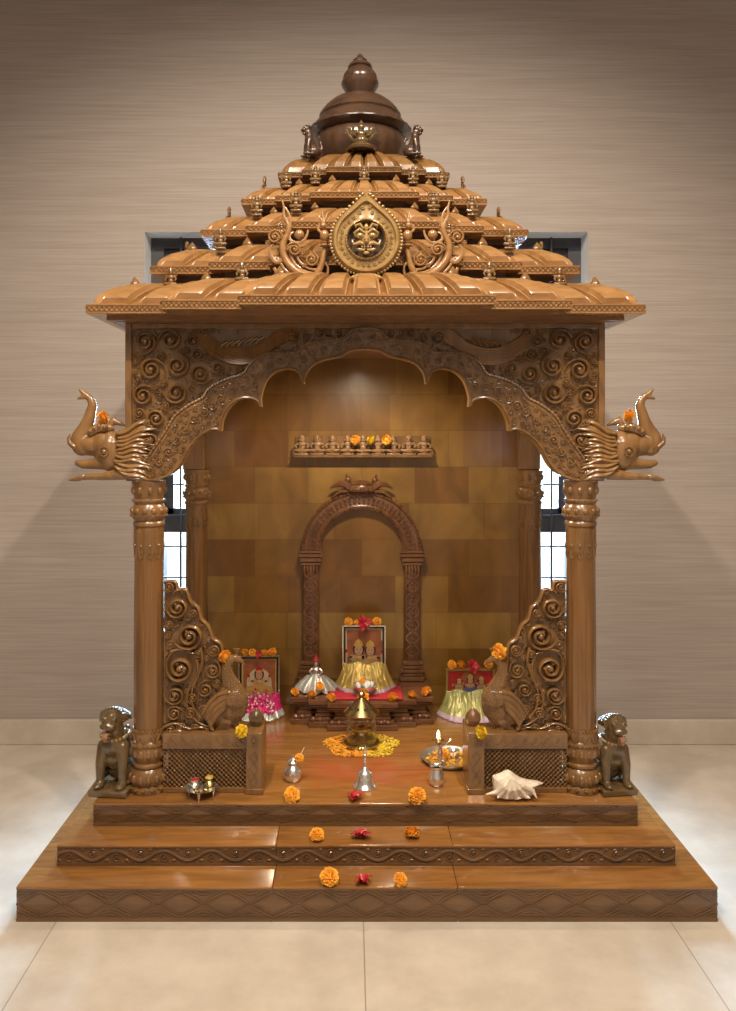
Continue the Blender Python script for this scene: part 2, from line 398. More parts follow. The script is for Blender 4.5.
# ------------------------------------------------------------------ stepped platform
ST = [(1.0855, 2.474, 0.0, .108), (1.004, 2.595, .108, .176), (.9265, 2.72, .176, .2545)]
plat = thing('stepped_platform', 'three-tiered varnished wooden platform with carved risers under the shrine', 'platform', (0, 3.1, 0))
def smoothpath(fn, n): return [fn(i/n) for i in range(n+1)]
for si, (hw, yf, z0, z1) in enumerate(ST):
    m = MB(); cuts = [-hw, -.292, .281, hw] if si < 2 else [-hw, hw]; lip = .009
    for a, c in zip(cuts[:-1], cuts[1:]):
        g = .0008
        m.box(a+(g if a > -hw else 0), c-(g if c < hw else 0), yf+.006, 3.88, z0 + (.0 if si == 0 else 0), z1-.001, mi=0)
        m.box(a+(g if a > -hw else 0), c-(g if c < hw else 0), yf, 3.88, z1-lip, z1, mi=0, b=.002)
        m.box(a+(g if a > -hw else 0), c-(g if c < hw else 0), yf+.0005, yf+.02, z0+.0005, z0+.009, mi=1)
        m.box(a+(g if a > -hw else 0), c-(g if c < hw else 0), yf+.0045, yf+.02, z0+.009, z1-lip, mi=1)
    st = m.build('step', [W['step'], W['frieze']], plat)
    m = MB(); za, zb = z0+.010, z1-lip-.001; zc = (za+zb)/2; hh = (zb-za)/2; y = yf+.0042; r = .0034
    if si != 1:                                     # lozenges with scalloped edging
        pitch = .137
        nl = int(2*hw/pitch); pitch = 2*hw/nl
        for k in range(nl):
            x0 = -hw + k*pitch; xm = x0+pitch/2; x1 = x0+pitch
            for f in (1, .78):
                ex = pitch/2*(1-f)*.9
                def lens(t, s): 
                    u = t*2-1; return (xm + u*(pitch/2-ex), y, zc + s*hh*f*(1-abs(u))**.8*.92)
                for s_ in (-1, 1): m.tube(smoothpath(lambda t: lens(t, s_), 8), r if f == 1 else r*.7, 4)
            for s_ in (-1, 1):                      # inner petals of scallops in the triangular gaps
                for e in (x0, x1):
                    for q in (.34, .2):
                        pts = []
                        for i in range(6):
                            t = i/5; xx = e + (t if e == x0 else -t)*pitch*q; pts.append((xx, y, zc + s_*hh*(.98-.5*(1-t*t)*q/.34*.9)))
                        m.tube(pts, r*.8, 4)
            for s_ in (-1, 1):
                m.add([(x0+.012, y, zc), (xm, y, zc+s_*hh*.66), (x1-.012, y, zc), (xm, y-.004, zc)], [(0,3,1),(1,3,2)] if s_ > 0 else [(0,1,3),(1,2,3)])
        m.tube([(-hw+.004, y, zb-.001), (hw-.004, y, zb-.001)], r, 4); m.tube([(-hw+.004, y, za+.001), (hw-.004, y, za+.001)], r, 4)
    else:                                           # running vine
        pitch = .076; nl = int(2*hw/pitch); pitch = 2*hw/nl
        for off in (0, .007):
            pts = []
            for i in range(nl*12+1):
                x = -hw + i*pitch/12; pts.append((min(max(x, -hw+.004), hw-.004), y-.001, zc + (hh-.004)*(.82 if not off else .55)*sin(2*pi*i/24)))
            m.tube(pts,   .0048 if not off else .0028, 5)
        for k in range(nl):
            x = -hw + (k+.5)*pitch; s_ = -1 if k % 2 == 0 else 1
            spiral(m, x, zc + s_*hh*.22*-1*-1, hh*.66, pi/2*s_, s_, y-.001, 1.0, 14, w=.2, seg=5)
            for q in (-1, 1): m.ball((x+q*pitch*.42, y, zc + s_*hh*.72), (.009, .003, .005), 6)
        m.tube([(-hw+.004, y, zb), (hw-.004, y, zb)], .0025, 4)
        for i in range(100):
            x = -hw+.01+(2*hw-.02)*i/99; m.ball((x, y, za+.001), (.005, .0025, .0025), 6)
    m.build('carved_frieze', W['frieze'], st)

# ------------------------------------------------------------------ shrine: pillars
ZB = .2545
shrine = thing('temple_shrine', 'tall carved wooden temple shrine with tiered roof, four pillars and arched front', 'shrine', (0, 3.27, ZB))
PZ = 1.347
def pillar(x, y):
    c = (x, y, 0)
    m = MB()
    m.lathe([(.051,.44),(.053,.5),(.0525,.8),(.050,1.06),(.0475,1.10),(.044,1.2)], c, 16)
    # keep a faceted octagonal feel in the shaft
    sh = m.build('pillar', W['pillar'], shrine, ang=18)
    b = MB()
    b.lathe([(.066,ZB),(.068,ZB+.008),(.066,ZB+.02),(.058,ZB+.026),(.064,ZB+.036),(.067,ZB+.055),(.060,ZB+.075),(.05,ZB+.085),(.057,ZB+.09),(.058,ZB+.098),(.05,ZB+.104),
             (.053,ZB+.11),(.06,ZB+.125),(.062,ZB+.15),(.058,ZB+.16),(.061,ZB+.166),(.059,ZB+.174),(.054,ZB+.18),(.058,ZB+.2),(.057,ZB+.21),(.05,ZB+.22)], c, 40)
    for k in range(14):
        a = 2*pi*k/14; 
        b.ball((x+.0625*cos(a), y+.0625*sin(a), ZB+.05), (.011,.011,.018), 8)
        b.ball((x+.067*cos(a+.2), y+.067*sin(a+.2), ZB+.018), (.009,.009,.006), 6)
        b.ball((x+.058*cos(a), y+.058*sin(a), ZB+.137), (.009,.009,.017), 8)
    for k in range(26):
        a = 2*pi*k/26; b.ball((x+.06*cos(a), y+.06*sin(a), ZB+.166), .0055, 6); b.ball((x+.056*cos(a), y+.056*sin(a), ZB+.218), .0055, 6)
    for k in range(10):
        a = 2*pi*k/10; 
        pts = [(x+.058*cos(a+q), y+.058*sin(a+q), ZB+.192+.013*cos(q*pi/.28)) for q in [(-.28+.08*i) for i in range(8)]]
        b.tube(pts, .003, 4)
    b.build('pillar_base', W['carve'], sh)
    t = MB(); z = PZ
    t.lathe([(.046,1.09),(.05,1.098),(.0515,1.12),(.05,1.18),(.0495,1.185),(.0545,1.188),(.056,1.195),(.054,1.2),(.05,1.205),(.055,1.212),(.062,1.222),(.0625,1.236),(.056,1.256),
             (.05,1.264),(.054,1.270),(.056,1.276),(.05,1.283),(.052,1.29),(.056,1.31),(.058,1.332),(.06,1.335),(.06,PZ)], c, 40)
    for k in range(10):                             # hanging lotus petals
        a = 2*pi*k/10
        for w_, rr in ((.27, .0035), (.14, .0025)):
            pts = []
            for i in range(9):
                u = -1+2*i/8; zz = 1.075 + .1*(abs(u)**3) + (.018 if w_ < .2 else 0)
                pts.append((x+.0495*cos(a+u*w_), y+.0495*sin(a+u*w_), zz))
            t.tube(pts, rr, 4)
        t.ball((x+.052*cos(a), y+.052*sin(a), 1.118), (.005,.005,.008), 6)
        t.ball((x+.056*cos(a), y+.056*sin(a), 1.312), (.009,.009,.014), 8)
    for k in range(12):
        a = 2*pi*k/12; t.ball((x+.0565*cos(a), y+.0565*sin(a), 1.24), (.012,.012,.013), 8)
    for k in range(28):
        a = 2*pi*k/28; t.ball((x+.0625*cos(a), y+.0625*sin(a), 1.224), .0045, 6); t.ball((x+.0555*cos(a), y+.0555*sin(a), 1.277), .004, 6)
    t.build('capital', W['carve'], sh)
    return sh
PX = .766
for sx in (-1, 1): pillar(sx*PX, 2.838)
pillar(-.770, 3.74); pillar(.788, 3.74)

# ------------------------------------------------------------------ arch fascia
DF = 2.80
def Q(px, py, d=DF): v = P(px, py, d); return (v.x, v.z)
def catmull(pts, n=6):
    out = []
    for i in range(len(pts)-1):
        p0 = pts[max(i-1, 0)]; p1 = pts[i]; p2 = pts[i+1]; p3 = pts[min(i+2, len(pts)-1)]
        for k in range(n):
            t = k/n
            out.append(tuple(.5*(2*b+(-a+c)*t+(2*a-5*b+4*c-d)*t*t+(-a+3*b-3*c+d)*t**3) for a, b, c, d in zip(p0, p1, p2, p3)))
    out.append(tuple(pts[-1])); return out
segs = [[(137,481),(155,479.5),(169,475),(180,465),(187,452),(194,442),(203,434),(211,429.5),(218,429),(220.5,431)],
        [(220.5,431),(222,420),(228,408),(237,400),(248,397.5),(257,400),(261,406.5)],
        [(261,406.5),(260.5,396),(266,380),(276,371),(289,368.5),(299,372),(304,383.5)],
        [(304,383.5),(306,373),(314,363.5),(326,359),(340,356),(349,351),(358,349.2),(365.5,349)]]
low = []
for s_ in segs: low += catmull(s_, 5)[(1 if low else 0):]
up = catmull([(146,461),(158,444),(168,429),(176,416),(190,405),(203,398),(209,390),(219,383),(232,378),(244,374),(250,365),(258,358),(270,353),(288,353),(298,352),(304,346),(314,342),(330,340),(342,339),(350,332),(357,329),(365.5,328.5)], 4)
lowL = [(min(0, a), b) for a, b in (Q(*p) for p in low)]; upL = [(min(0, a), b) for a, b in (Q(*p) for p in up)]
mir = lambda ps: [(-x, z) for x, z in ps]
ztop = 1.899; hx = .8365; zbot = Q(0, 481)[1]
board = [(-hx, ztop), (-hx, zbot)] + lowL + mir(lowL)[::-1][1:] + [(hx, zbot), (hx, ztop)]
m = MB(); m.prism(board, DF, DF+.06)
for sx in (-1, 1):                                  # plain frame strip down both edges and across the top
    a, c = sorted((sx*hx, sx*(hx-.022))); m.box(a, c, DF-.012, DF, Q(0,440)[1], ztop, b=.003)
m.box(-hx+.022, hx-.022, DF-.012, DF, ztop-.022, ztop, b=.003)
fascia = m.build('arch_board', W['carve'], shrine, ang=30)
m = MB()                                            # raised garland that follows the cusps
full_low = lowL + mir(lowL)[::-1][1:]; full_up = upL + mir(upL)[::-1][1:]
n2 = len(full_low)
ring = full_low + full_up[::-1]
m.prism(ring, DF-.016, DF-.0005)
def onrim(pts, r, y, n=5, beads=0, br=.004, off=0):
    m.tube([(x, y, z) for x, z in pts], r, n)
    if beads:
        for i in range(0, len(pts)-1, 1):
            (a, b), (c, d) = pts[i], pts[i+1]; L_ = math.hypot(c-a, d-b); k = max(1, int(L_/beads))
            for j in range(k): m.ball((a+(c-a)*j/k, y, b+(d-b)*j/k), br, 6)
onrim(full_low, .005, DF-.017); onrim(full_up, .0045, DF-.017, beads=.011, br=.0062)
inner = []
for i in range(len(full_up)):
    x, z = full_up[i]; inner.append((x*.992, z-.014))
m.tube([(x, DF-.017, z) for x, z in inner], .003, 4)
gar = m.build('garland_border', W['carve'], fascia, ang=30)
# curls along the garland
for sd in (1, -1):
    m = MB()
    gmid = [(150,469),(161,462),(170,452),(178,440),(186,429),(195,420),(205,413),(214,406),(222,399),(233,391),(245,388),(256,387),(262,376),(270,366),(281,361),(293,361),(304,361),(313,353),(325,350),(338,348),(349,342),(358,340)]
    for i, p in enumerate(gmid):
        x, z = Q(*p); spiral(m, x*sd, z, .0185 if i < 12 else .017, i*1.3, sd*(1 if i % 2 else -1), DF-.021, 1.1, 14, w=.19, seg=5)
        if i < len(gmid)-1:
            x2, z2 = Q(*gmid[i+1]); m.tube([(x*sd, DF-.018, z-.008), ((x+x2)/2*sd, DF-.02, (z+z2)/2+.010), (x2*sd, DF-.018, z2-.006)], .003, 4)
    gpoly = lowL + upL[::-1]
    gfix = [(*Q(*p), .0165) for p in gmid]; rq = random.Random(31)
    for (x, z, r) in pack(gpoly, gfix, .013, .0032, 120, rq):
        if r > .0085: spiral(m, x*sd, z, r, rq.uniform(0, 6.28), rq.choice((-1, 1)), DF-.020, 1.1, 12, w=.19, seg=5)
        else: comma(m, x*sd, z, r*1.2, rq.uniform(0, 6.28), rq.choice((-1, 1)), DF-.018)
    # big curls and foliage of the upper field
    poly = [Q(132,327), Q(340,327), Q(347,330)] + [(x, z+.006) for x, z in upL[::-1] if x < Q(347,330)[0]] + [Q(140,458), Q(133,440)]
    bird = [(250,345,15),(265,338,12),(232,352,14),(213,345,10),(228,338,9),(280,332,6)]
    fixed = [(*Q(p[0], p[1]), p[2]*DF/F) for p in
             [(146,342,12),(171,340,12),(152,370,12.5),(178,366,12.5),(144,396,11.5),(177,393,12),(157,419,10.5),(201,374,11),(150,440,9.5),(202,396,5)]]
    bfix = [(*Q(p[0], p[1]), p[2]*DF/F) for p in bird]
    rg = random.Random(11)
    allc = fixed + pack(poly, fixed + bfix, .034, .0038, 210, rg)
    for i, (x, z, r) in enumerate(allc):
        a0 = rg.uniform(0, 2*pi); dr = rg.choice((-1, 1))
        if r > .0105: spiral(m, x*sd, z, r*1.04, a0 if sd > 0 else pi-a0, dr*sd, DF-.010, 1.3, 24 if r > .02 else 16, w=.17, seg=6, fy=1.5)
        else: comma(m, x*sd, z, r*1.25, a0 if sd > 0 else pi-a0, dr*sd, DF-.003)
    # long feathered bird lying in the foliage
    bp = [Q(*p) for p in [(196,338),(206,350),(222,360),(242,364),(262,358),(276,346),(292,338),(300,333)]]
    for k in range(8):
        o = k*.0085
        pts = catmull([(x*sd, DF-.008, z+o*(1-i*.05)) for i, (x, z) in enumerate(bp)], 4)
        m.tube(pts, [.0065*(1-.7*abs(2*i/len(pts)-1)) + .0012 for i in range(len(pts))], 5)
    for k in range(7):
        p = Q(228+k*6, 342-k*.8); m.tube([(p[0]*sd, DF-.01, p[1]), ((p[0]-.02)*sd, DF-.012, p[1]-.012), ((p[0]-.028)*sd, DF-.008, p[1]-.03)], [.006, .005, .002], 5)
    m.build('scroll_carving', W['carve'], fascia, ang=60)

# box of the canopy behind the fascia
m = MB(); m.box(-hx+.001, hx-.001, DF+.06, 3.80, 1.865, 1.897); m.build('inner_ceiling', W['soffit'], shrine)
for sx in (-1, 1):
    a, c = sorted((sx*(hx-.002), sx*(hx-.06))); m = MB(); m.box(a, c, DF+.06, 3.78, 1.55, 1.865); 
    m.build('side_beam', W['pillar'], shrine)
    a, c = sorted((sx*.725, sx*.825)); m = MB(); m.box(a, c, 3.69, 3.79, PZ, 1.55, b=.004); m.build('pillar_block', W['pillar'], shrine)
m = MB(); m.box(-.775, .775, 3.74, 3.80, ZB, 1.865); m.build('back_panel', W['panel'], shrine)
m = MB()
m.box(-.885, .885, 2.735, 3.82, 1.899, 1.9135); m.box(-.862, .862, 2.765, 3.81, 1.8975, 1.8995)
m.build('soffit_moulding', W['soffit'], shrine)

# ------------------------------------------------------------------ roof tiers
YC = 3.27
def plan(s):
    pts = [(.935, .59), (.664, .68), (.40, .77)]
    o = []
    fl = [(-.935,-.59),(-.664,-.59),(-.664,-.68),(-.40,-.68),(-.40,-.77),(.40,-.77),(.40,-.68),(.664,-.68),(.664,-.59),(.935,-.59),(.935,.59),(-.935,.59)]
    return [(x*s, YC+y*s) for x, y in fl]
def inset(poly, d):
    n = len(poly); out = []
    for i in range(n):
        p0 = poly[i-1]; p1 = poly[i]; p2 = poly[(i+1) % n]
        def nrm(a, b): dx, dy = b[0]-a[0], b[1]-a[1]; L_ = math.hypot(dx, dy); return (-dy/L_, dx/L_)
        n1, n2_ = nrm(p0, p1), nrm(p1, p2)
        out.append((p1[0]+d*(n1[0]+n2_[0]), p1[1]+d*(n1[1]+n2_[1])))
    return out
def roof_tier(s, z0, band, prof, pitch, mat):
    m = MB(); pl = plan(s); n = len(pl)
    rows = [(.0, 0.0, 0), (.0, band, 0), (.010, band+.002, 0)] + [(i_, band+h, 1) for i_, h in prof]
    vs = []; cnt = None
    P1 = [inset(pl, r[0]) for r in rows]
    NS = []
    for e in range(n):
        a, c = pl[e], pl[(e+1) % n]; L_ = math.hypot(c[0]-a[0], c[1]-a[1])
        nl = max(1, round(L_/pitch)); NS.append((L_, nl, max(4, nl*22) if L_ > pitch*.7 else 4))
    for ri, (ins, h, lob) in enumerate(rows):
        pr = P1[ri]; vrel = (ri-3)/max(1, len(prof)-1) if lob else 0
        for e in range(n):
            a, c = pr[e], pr[(e+1) % n]; A, B_ = pl[e], pl[(e+1) % n]; L_, nl, ns = NS[e]
            nx, ny = (B_[1]-A[1])/L_, -(B_[0]-A[0])/L_
            for k in range(ns):
                t = k/ns; x = a[0]+(c[0]-a[0])*t; y = a[1]+(c[1]-a[1])*t; o = 0
                if lob and L_ > pitch*.7:
                    f = (t*nl) % 1; u = abs(2*f-1)
                    env = min(1, vrel*5) * (1 - max(0, vrel-.75)*2.2)
                    uu = max(0, (u-.35)/.65); o = .02*(1-uu**3)*env + (.005*min(1, (.62-u)/.06) if u < .62 and .12 < vrel < .95 else 0) - (.004 if .66 < u < .74 else 0) - (.008 if u > .9 else 0)
                    o *= max(.6, s)
                vs.append((x+nx*o, y+ny*o, z0+h+o*.7))
    cnt = len(vs)//len(rows); fs = []
    for r in range(len(rows)-1):
        for k in range(cnt):
            k2 = (k+1) % cnt; fs.append((r*cnt+k, r*cnt+k2, (r+1)*cnt+k2, (r+1)*cnt+k))
    m.add(vs, fs)
    bot = [(x, y, z0) for x, y in pl]; m.add(bot, [tuple(reversed(range(n)))])
    tp = [(x, y, z0+rows[-1][1]-.0005) for x, y in P1[-1]]; m.add(tp, [tuple(range(n))])
    o = m.build('roof_tier', mat, shrine, ang=35)
    # lozenge border carved round the band
    b = MB()
    for e in range(n):
        a, c = pl[e], pl[(e+1) % n]
        if a[1] > YC+.3 and c[1] > YC+.3: continue
        L_ = math.hypot(c[0]-a[0], c[1]-a[1]); dx, dy = (c[0]-a[0])/L_, (c[1]-a[1])/L_; nx, ny = dy, -dx
        k = max(1, round(L_/.034)); st = L_/k
        for ph in (0, 1):
            pts = []
            for i in range(2*k+1):
                t = i*st/2; zz = z0 + band*(.2 if (i+ph) % 2 == 0 else .8); pts.append((a[0]+dx*t+nx*.0022, a[1]+dy*t+ny*.0022, zz))
            b.tube(pts, .0026, 3)
        for zz in (.08, .93): b.tube([(a[0]+nx*.001, a[1]+ny*.001, z0+band*zz), (c[0]+nx*.001, c[1]+ny*.001, z0+band*zz)], .0026, 4)
    b.build('lozenge_border', mat, o)
    return rows[-1][1]
PR = [(.014,.004),(.026,.011),(.042,.024),(.058,.039),(.076,.053),(.098,.065),(.125,.073),(.155,.078),(.20,.080)]
TS = [(1.0, 1.9135, .031, 1.0, .112), (.80, 2.070, .029, .9, .105), (.6315, 2.226, .026, .8, .098), (.4866, 2.366, .023, .74, .085), (.348, 2.494, .021, .78, .075)]
tops = []
for i, (s, z0, band, ps, pitch) in enumerate(TS):
    pr = [(a*ps, h*ps*(1.35 if i == 4 else 1)) for a, h in PR]
    h = roof_tier(s, z0, band, pr, pitch, W['roof'] if i < 4 else W['carve'])
    tops.append(z0+h)
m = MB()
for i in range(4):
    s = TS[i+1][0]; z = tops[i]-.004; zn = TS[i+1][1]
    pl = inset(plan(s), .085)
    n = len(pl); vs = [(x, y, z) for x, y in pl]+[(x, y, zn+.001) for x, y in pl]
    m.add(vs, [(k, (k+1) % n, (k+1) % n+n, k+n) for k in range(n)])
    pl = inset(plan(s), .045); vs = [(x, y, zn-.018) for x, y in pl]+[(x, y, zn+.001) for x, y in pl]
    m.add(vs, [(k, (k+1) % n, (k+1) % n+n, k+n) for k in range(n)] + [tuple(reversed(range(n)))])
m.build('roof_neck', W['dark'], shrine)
# dome and pot finial
m = MB()
m.lathe([(.12,2.575),(.15,2.60),(.172,2.625),(.185,2.66),(.188,2.69),(.18,2.712),(.175,2.72),(.205,2.732),(.212,2.737),(.211,2.743),(.2,2.748),(.187,2.757),(.182,2.762),(.18,2.775),(.168,2.79),
         (.163,2.796),(.168,2.802),(.164,2.812),(.152,2.83),(.132,2.85),(.11,2.868),(.08,2.883),(.055,2.892),(.05,2.9)], (-.012,YC,0), 72, lobes=24, amp=.028)
dm = m.build('dome', W['dome'], shrine)
m = MB()
m.lathe([(.05,2.895),(.056,2.902),(.06,2.912),(.068,2.922),(.075,2.935),(.0765,2.945),(.070,2.953),(.071,2.96),(.068,2.975),(.058,2.99),(.046,3.0),(.043,3.004),(.05,3.009),(.047,3.018),(.035,3.027),(.028,3.033),(.029,3.038),(.02,3.047),(.014,3.05),(.011,3.058),(.004,3.066),(0.0001,3.068)], (-.012,YC,0), 40, lobes=16, amp=.03)
m.build('pot_finial', W['dome'], dm)

# ------------------------------------------------------------------ small carved figures
def figurine_mb(raised=True):
    m = MB(); r = .5
    m.box(-.26,.26,-.2,.2,0,.08, b=.02); m.ball((0,0,.13),(.25,.2,.08),10)
    m.ball((0,-.04,.22),(.27,.19,.09),10)
    for sx in (-1,1):
        m.tube([(sx*.08,-.05,.24),(sx*.25,-.13,.22),(sx*.06,-.2,.19)],[.08,.07,.05],8)
        m.tube([(sx*.13,0,.58),(sx*.25,-.02,.46),(sx*.2,-.14,.34)],[.055,.045,.04],6)
        if raised: m.tube([(sx*.12,.03,.6),(sx*.27,.03,.6),(sx*.24,.0,.78)],[.045,.04,.05],6); m.ball((sx*.24,0,.8),.055,6)
        m.ball((sx*.1,.0,.72),(.03,.03,.05),6)
    m.ball((0,0,.36),(.125,.1,.12),8); m.ball((0,0,.52),(.16,.1,.13),8); m.ball((0,-.01,.71),(.095,.09,.11),8)
    m.lathe([(.1,.77),(.12,.79),(.1,.84),(.085,.9),(.05,.94),(.0001,.96)],(0,0,0),8)
    return m
fig_me = figurine_mb().mesh('roof_figurine', W['figure'], 50); fig_me2 = figurine_mb().mesh('roof_figurine_brown', W['carve'], 50)
def bud_mb():
    m = MB(); m.lathe([(.3,0),(.34,.06),(.2,.12),(.2,.16),(.36,.26),(.4,.4),(.32,.58),(.17,.78),(.06,.93),(.0001,1)],(0,0,0),16,lobes=8,amp=.14)
    return m
bud_me = bud_mb().mesh('lotus_bud', W['carve'], 50)
def place_fig(X_, Y_, Z_, h, rz=0, brown=False):
    o = link('roof_figurine', fig_me2 if brown else fig_me, shrine, (X_,Y_,Z_), (0,0,rz), (h, h, h*1.12))
def place_bud(X_, Y_, Z_, h): link('lotus_bud', bud_me, shrine, (X_,Y_,Z_), None, h)
def seg_depth(s, x):
    ax = abs(x)/s
    return YC - s*(.77 if ax < .40 else .68 if ax < .664 else .59)
lay = [([124, 195], [87, 160, 231]), ([84, 145], [118, 173]), ([69, 108], [50, 91]), ([0, 49, 78], [32, 65]), ([], [])]
for i, (fg, bd) in enumerate(lay):
    s, z0, band, ps, _ = TS[i]; ins = .085*ps
    for kind, offs in (('f', fg), ('b', bd)):
        for o_ in offs:
            for sx in ((-1, 1) if o_ else (1,)):
                Y_ = 2.8
                for _ in range(6): X_ = sx*o_*Y_/F; Y_ = seg_depth(s, X_)+ins
                Y_ = Y_+.01; zt = z0+band+.066*ps
                if kind == 'f': place_fig(X_, Y_, zt, .074 if i < 3 else .066, 0, brown=(i == 0 and o_ > 150) or (i == 1 and o_ < 100))
                else: place_bud(X_, Y_, zt, .045 if i < 2 else .036)
    if i < 4:                                       # figures looking out over the sides
        xs = .935*s - ins - .008; zt = z0+band+.066*ps
        for sx in (-1, 1):
            for yy in (YC-.34*s, YC+.05*s): place_fig(sx*xs, yy, zt, .07, sx*pi/2, True)
            for yy in (YC-.16*s,): place_bud(sx*xs, yy, zt, .04)
# seated leafy figure in front of the dome, and a guardian beast on each shoulder
m = MB(); m.lathe([(.055,0),(.06,.008),(.05,.018),(.04,.024)],(0,0,0),20)
m.ball((0,0,.04),(.03,.025,.022),10); m.ball((0,0,.065),(.02,.016,.022),8); m.ball((0,-.002,.092),(.013,.013,.015),8)
for sx in (-1,1):
    for k in range(3):
        a = .35+.4*k; m.tube([(sx*.015,.004,.03),(sx*(.02+.028*sin(a)),.0,.05+.02*cos(a)),(sx*(.018+.04*sin(a)),-.004,.045+.055*cos(a)),(sx*(.03+.045*sin(a)),-.002,.04+.07*cos(a))],[.006,.008,.006,.001],6)
    m.tube([(sx*.018,0,.078),(sx*.03,-.008,.062),(sx*.018,-.02,.052)],[.007,.006,.005],6)
m.tube([(0,.004,.1),(0,.006,.113),(0,.004,.122)],[.011,.007,.001],6)
link('leaf_finial', m.mesh('leaf_finial', W['green'], 50), shrine, (-.01, 3.06, 2.592), None, 1.0)
# ------------------------------------------------------------------ roof medallion with mask, and scroll wings
DM = 2.60; mc = (0.0, 2.140)
def tear(a, r, peak):
    x = r*sin(a); z = r*cos(a); w = max(0, cos(a))**9; return (x*(1-.35*w), z + peak*w)
m = MB(); n = 72; vs = []; fs = []
prof = [(.060,0,DM-.012),(.063,0,DM-.02),(.068,.0,DM-.012),(.07,.004,DM-.008),(.094,.024,DM-.008),(.097,.026,DM-.018),(.104,.03,DM-.018),(.112,.036,DM-.004),(.112,.036,DM+.025),(.060,0,DM+.025)]
for r, pk, y in prof:
    for k in range(n):
        x, z = tear(2*pi*k/n, r, pk); vs.append((mc[0]+x, y, mc[1]+z))
for j in range(len(prof)):
    j2 = (j+1) % len(prof)
    for k in range(n): k2 = (k+1) % n; fs.append((j*n+k, j*n+k2, j2*n+k2, j2*n+k))
m.add(vs, fs)
m.prism([(mc[0]+.061*cos(2*pi*k/32), mc[1]+.061*sin(2*pi*k/32)) for k in range(32)], DM+.012, DM+.024, 1)
for k in range(64):
    x, z = tear(2*pi*(k+.5)/64, .1155, .038); m.ball((mc[0]+x, DM-.002, mc[1]+z), .0058, 6)
for k in range(40):
    x, z = tear(2*pi*(k+.5)/40, .065, 0); m.ball((mc[0]+x, DM-.017, mc[1]+z), .003, 6)
for k in range(28):
    x, z = tear(2*pi*(k+.5)/28, .082, .016); 
    if k in (0, 27): continue
    spiral(m, mc[0]+x, mc[1]+z, .0088, k*1.1, 1 if k % 2 else -1, DM-.010, 1.0, 8, w=.26, seg=4)
for q in (0, 1): 
    for sx in (-1, 1): spiral(m, mc[0]+sx*.012, mc[1]+.105+q*.018, .009-.002*q, 0, sx, DM-.012, 1.0, 8, w=.26, seg=4)
m.tube([(mc[0], DM-.008, mc[1]+.13), (mc[0], DM-.01, mc[1]+.155), (mc[0], DM-.004, mc[1]+.168)], [.010,.005,.001], 6)
for k in range(9):
    a = -.9+1.8*k/8; m.tube([(mc[0]+.02*sin(a), DM-.01, mc[1]-.112), (mc[0]+.055*sin(a), DM-.014, mc[1]-.112-.022*cos(a)), (mc[0]+.075*sin(a), DM-.004, mc[1]-.112-.03*cos(a))], [.004,.008,.003], 6)
med = m.build('roof_medallion', [W['gold'], W['dark']], shrine, ang=45)
m = MB(); x0, z0 = mc; y = DM-.012
for sx in (-1, 1):
    m.ball((x0+sx*.02, y-.003, z0+.010), (.014,.010,.012), 10); m.ball((x0+sx*.019, y-.013, z0+.008), .005, 6)
    m.tube([(x0+sx*.006, y-.006, z0+.018), (x0+sx*.022, y-.01, z0+.03), (x0+sx*.038, y-.006, z0+.018), (x0+sx*.034, y-.004, z0+.006)], [.006,.0065,.006,.003], 6)
    m.tube([(x0+sx*.01, y-.006, z0+.032), (x0+sx*.02, y-.008, z0+.046), (x0+sx*.036, y-.004, z0+.042), (x0+sx*.034, y-.004, z0+.034)], [.005,.006,.005,.002], 6)
    m.tube([(x0+sx*.005, y-.006, z0-.018), (x0+sx*.022, y-.012, z0-.014), (x0+sx*.04, y-.006, z0-.02), (x0+sx*.046, y-.004, z0-.004), (x0+sx*.038, y-.004, z0-.002)], [.006,.0075,.006,.0045,.002], 6)
    m.tube([(x0+sx*.004, y-.004, z0-.036), (x0+sx*.02, y-.006, z0-.036), (x0+sx*.032, y-.002, z0-.03)], [.005,.0055,.002], 6)
    for q in (.006, .014): m.ball((x0+sx*q, y-.008, z0-.027), (.0035,.004,.005), 6)
m.ball((x0, y-.008, z0-.008), (.010,.014,.010), 10); m.tube([(x0, y-.004, z0+.025), (x0, y-.012, z0+.006), (x0, y-.016, z0-.006)], [.004,.006,.008], 6)
m.ball((x0, y-.004, z0+.036), (.008,.007,.014), 8); m.ball((x0, y-.002, z0-.045), (.012,.007,.006), 8)
m.ball((x0, y+.004, z0+.002), (.026,.012,.034), 14)
m.build('mask_face', W['gold'], med, ang=60)

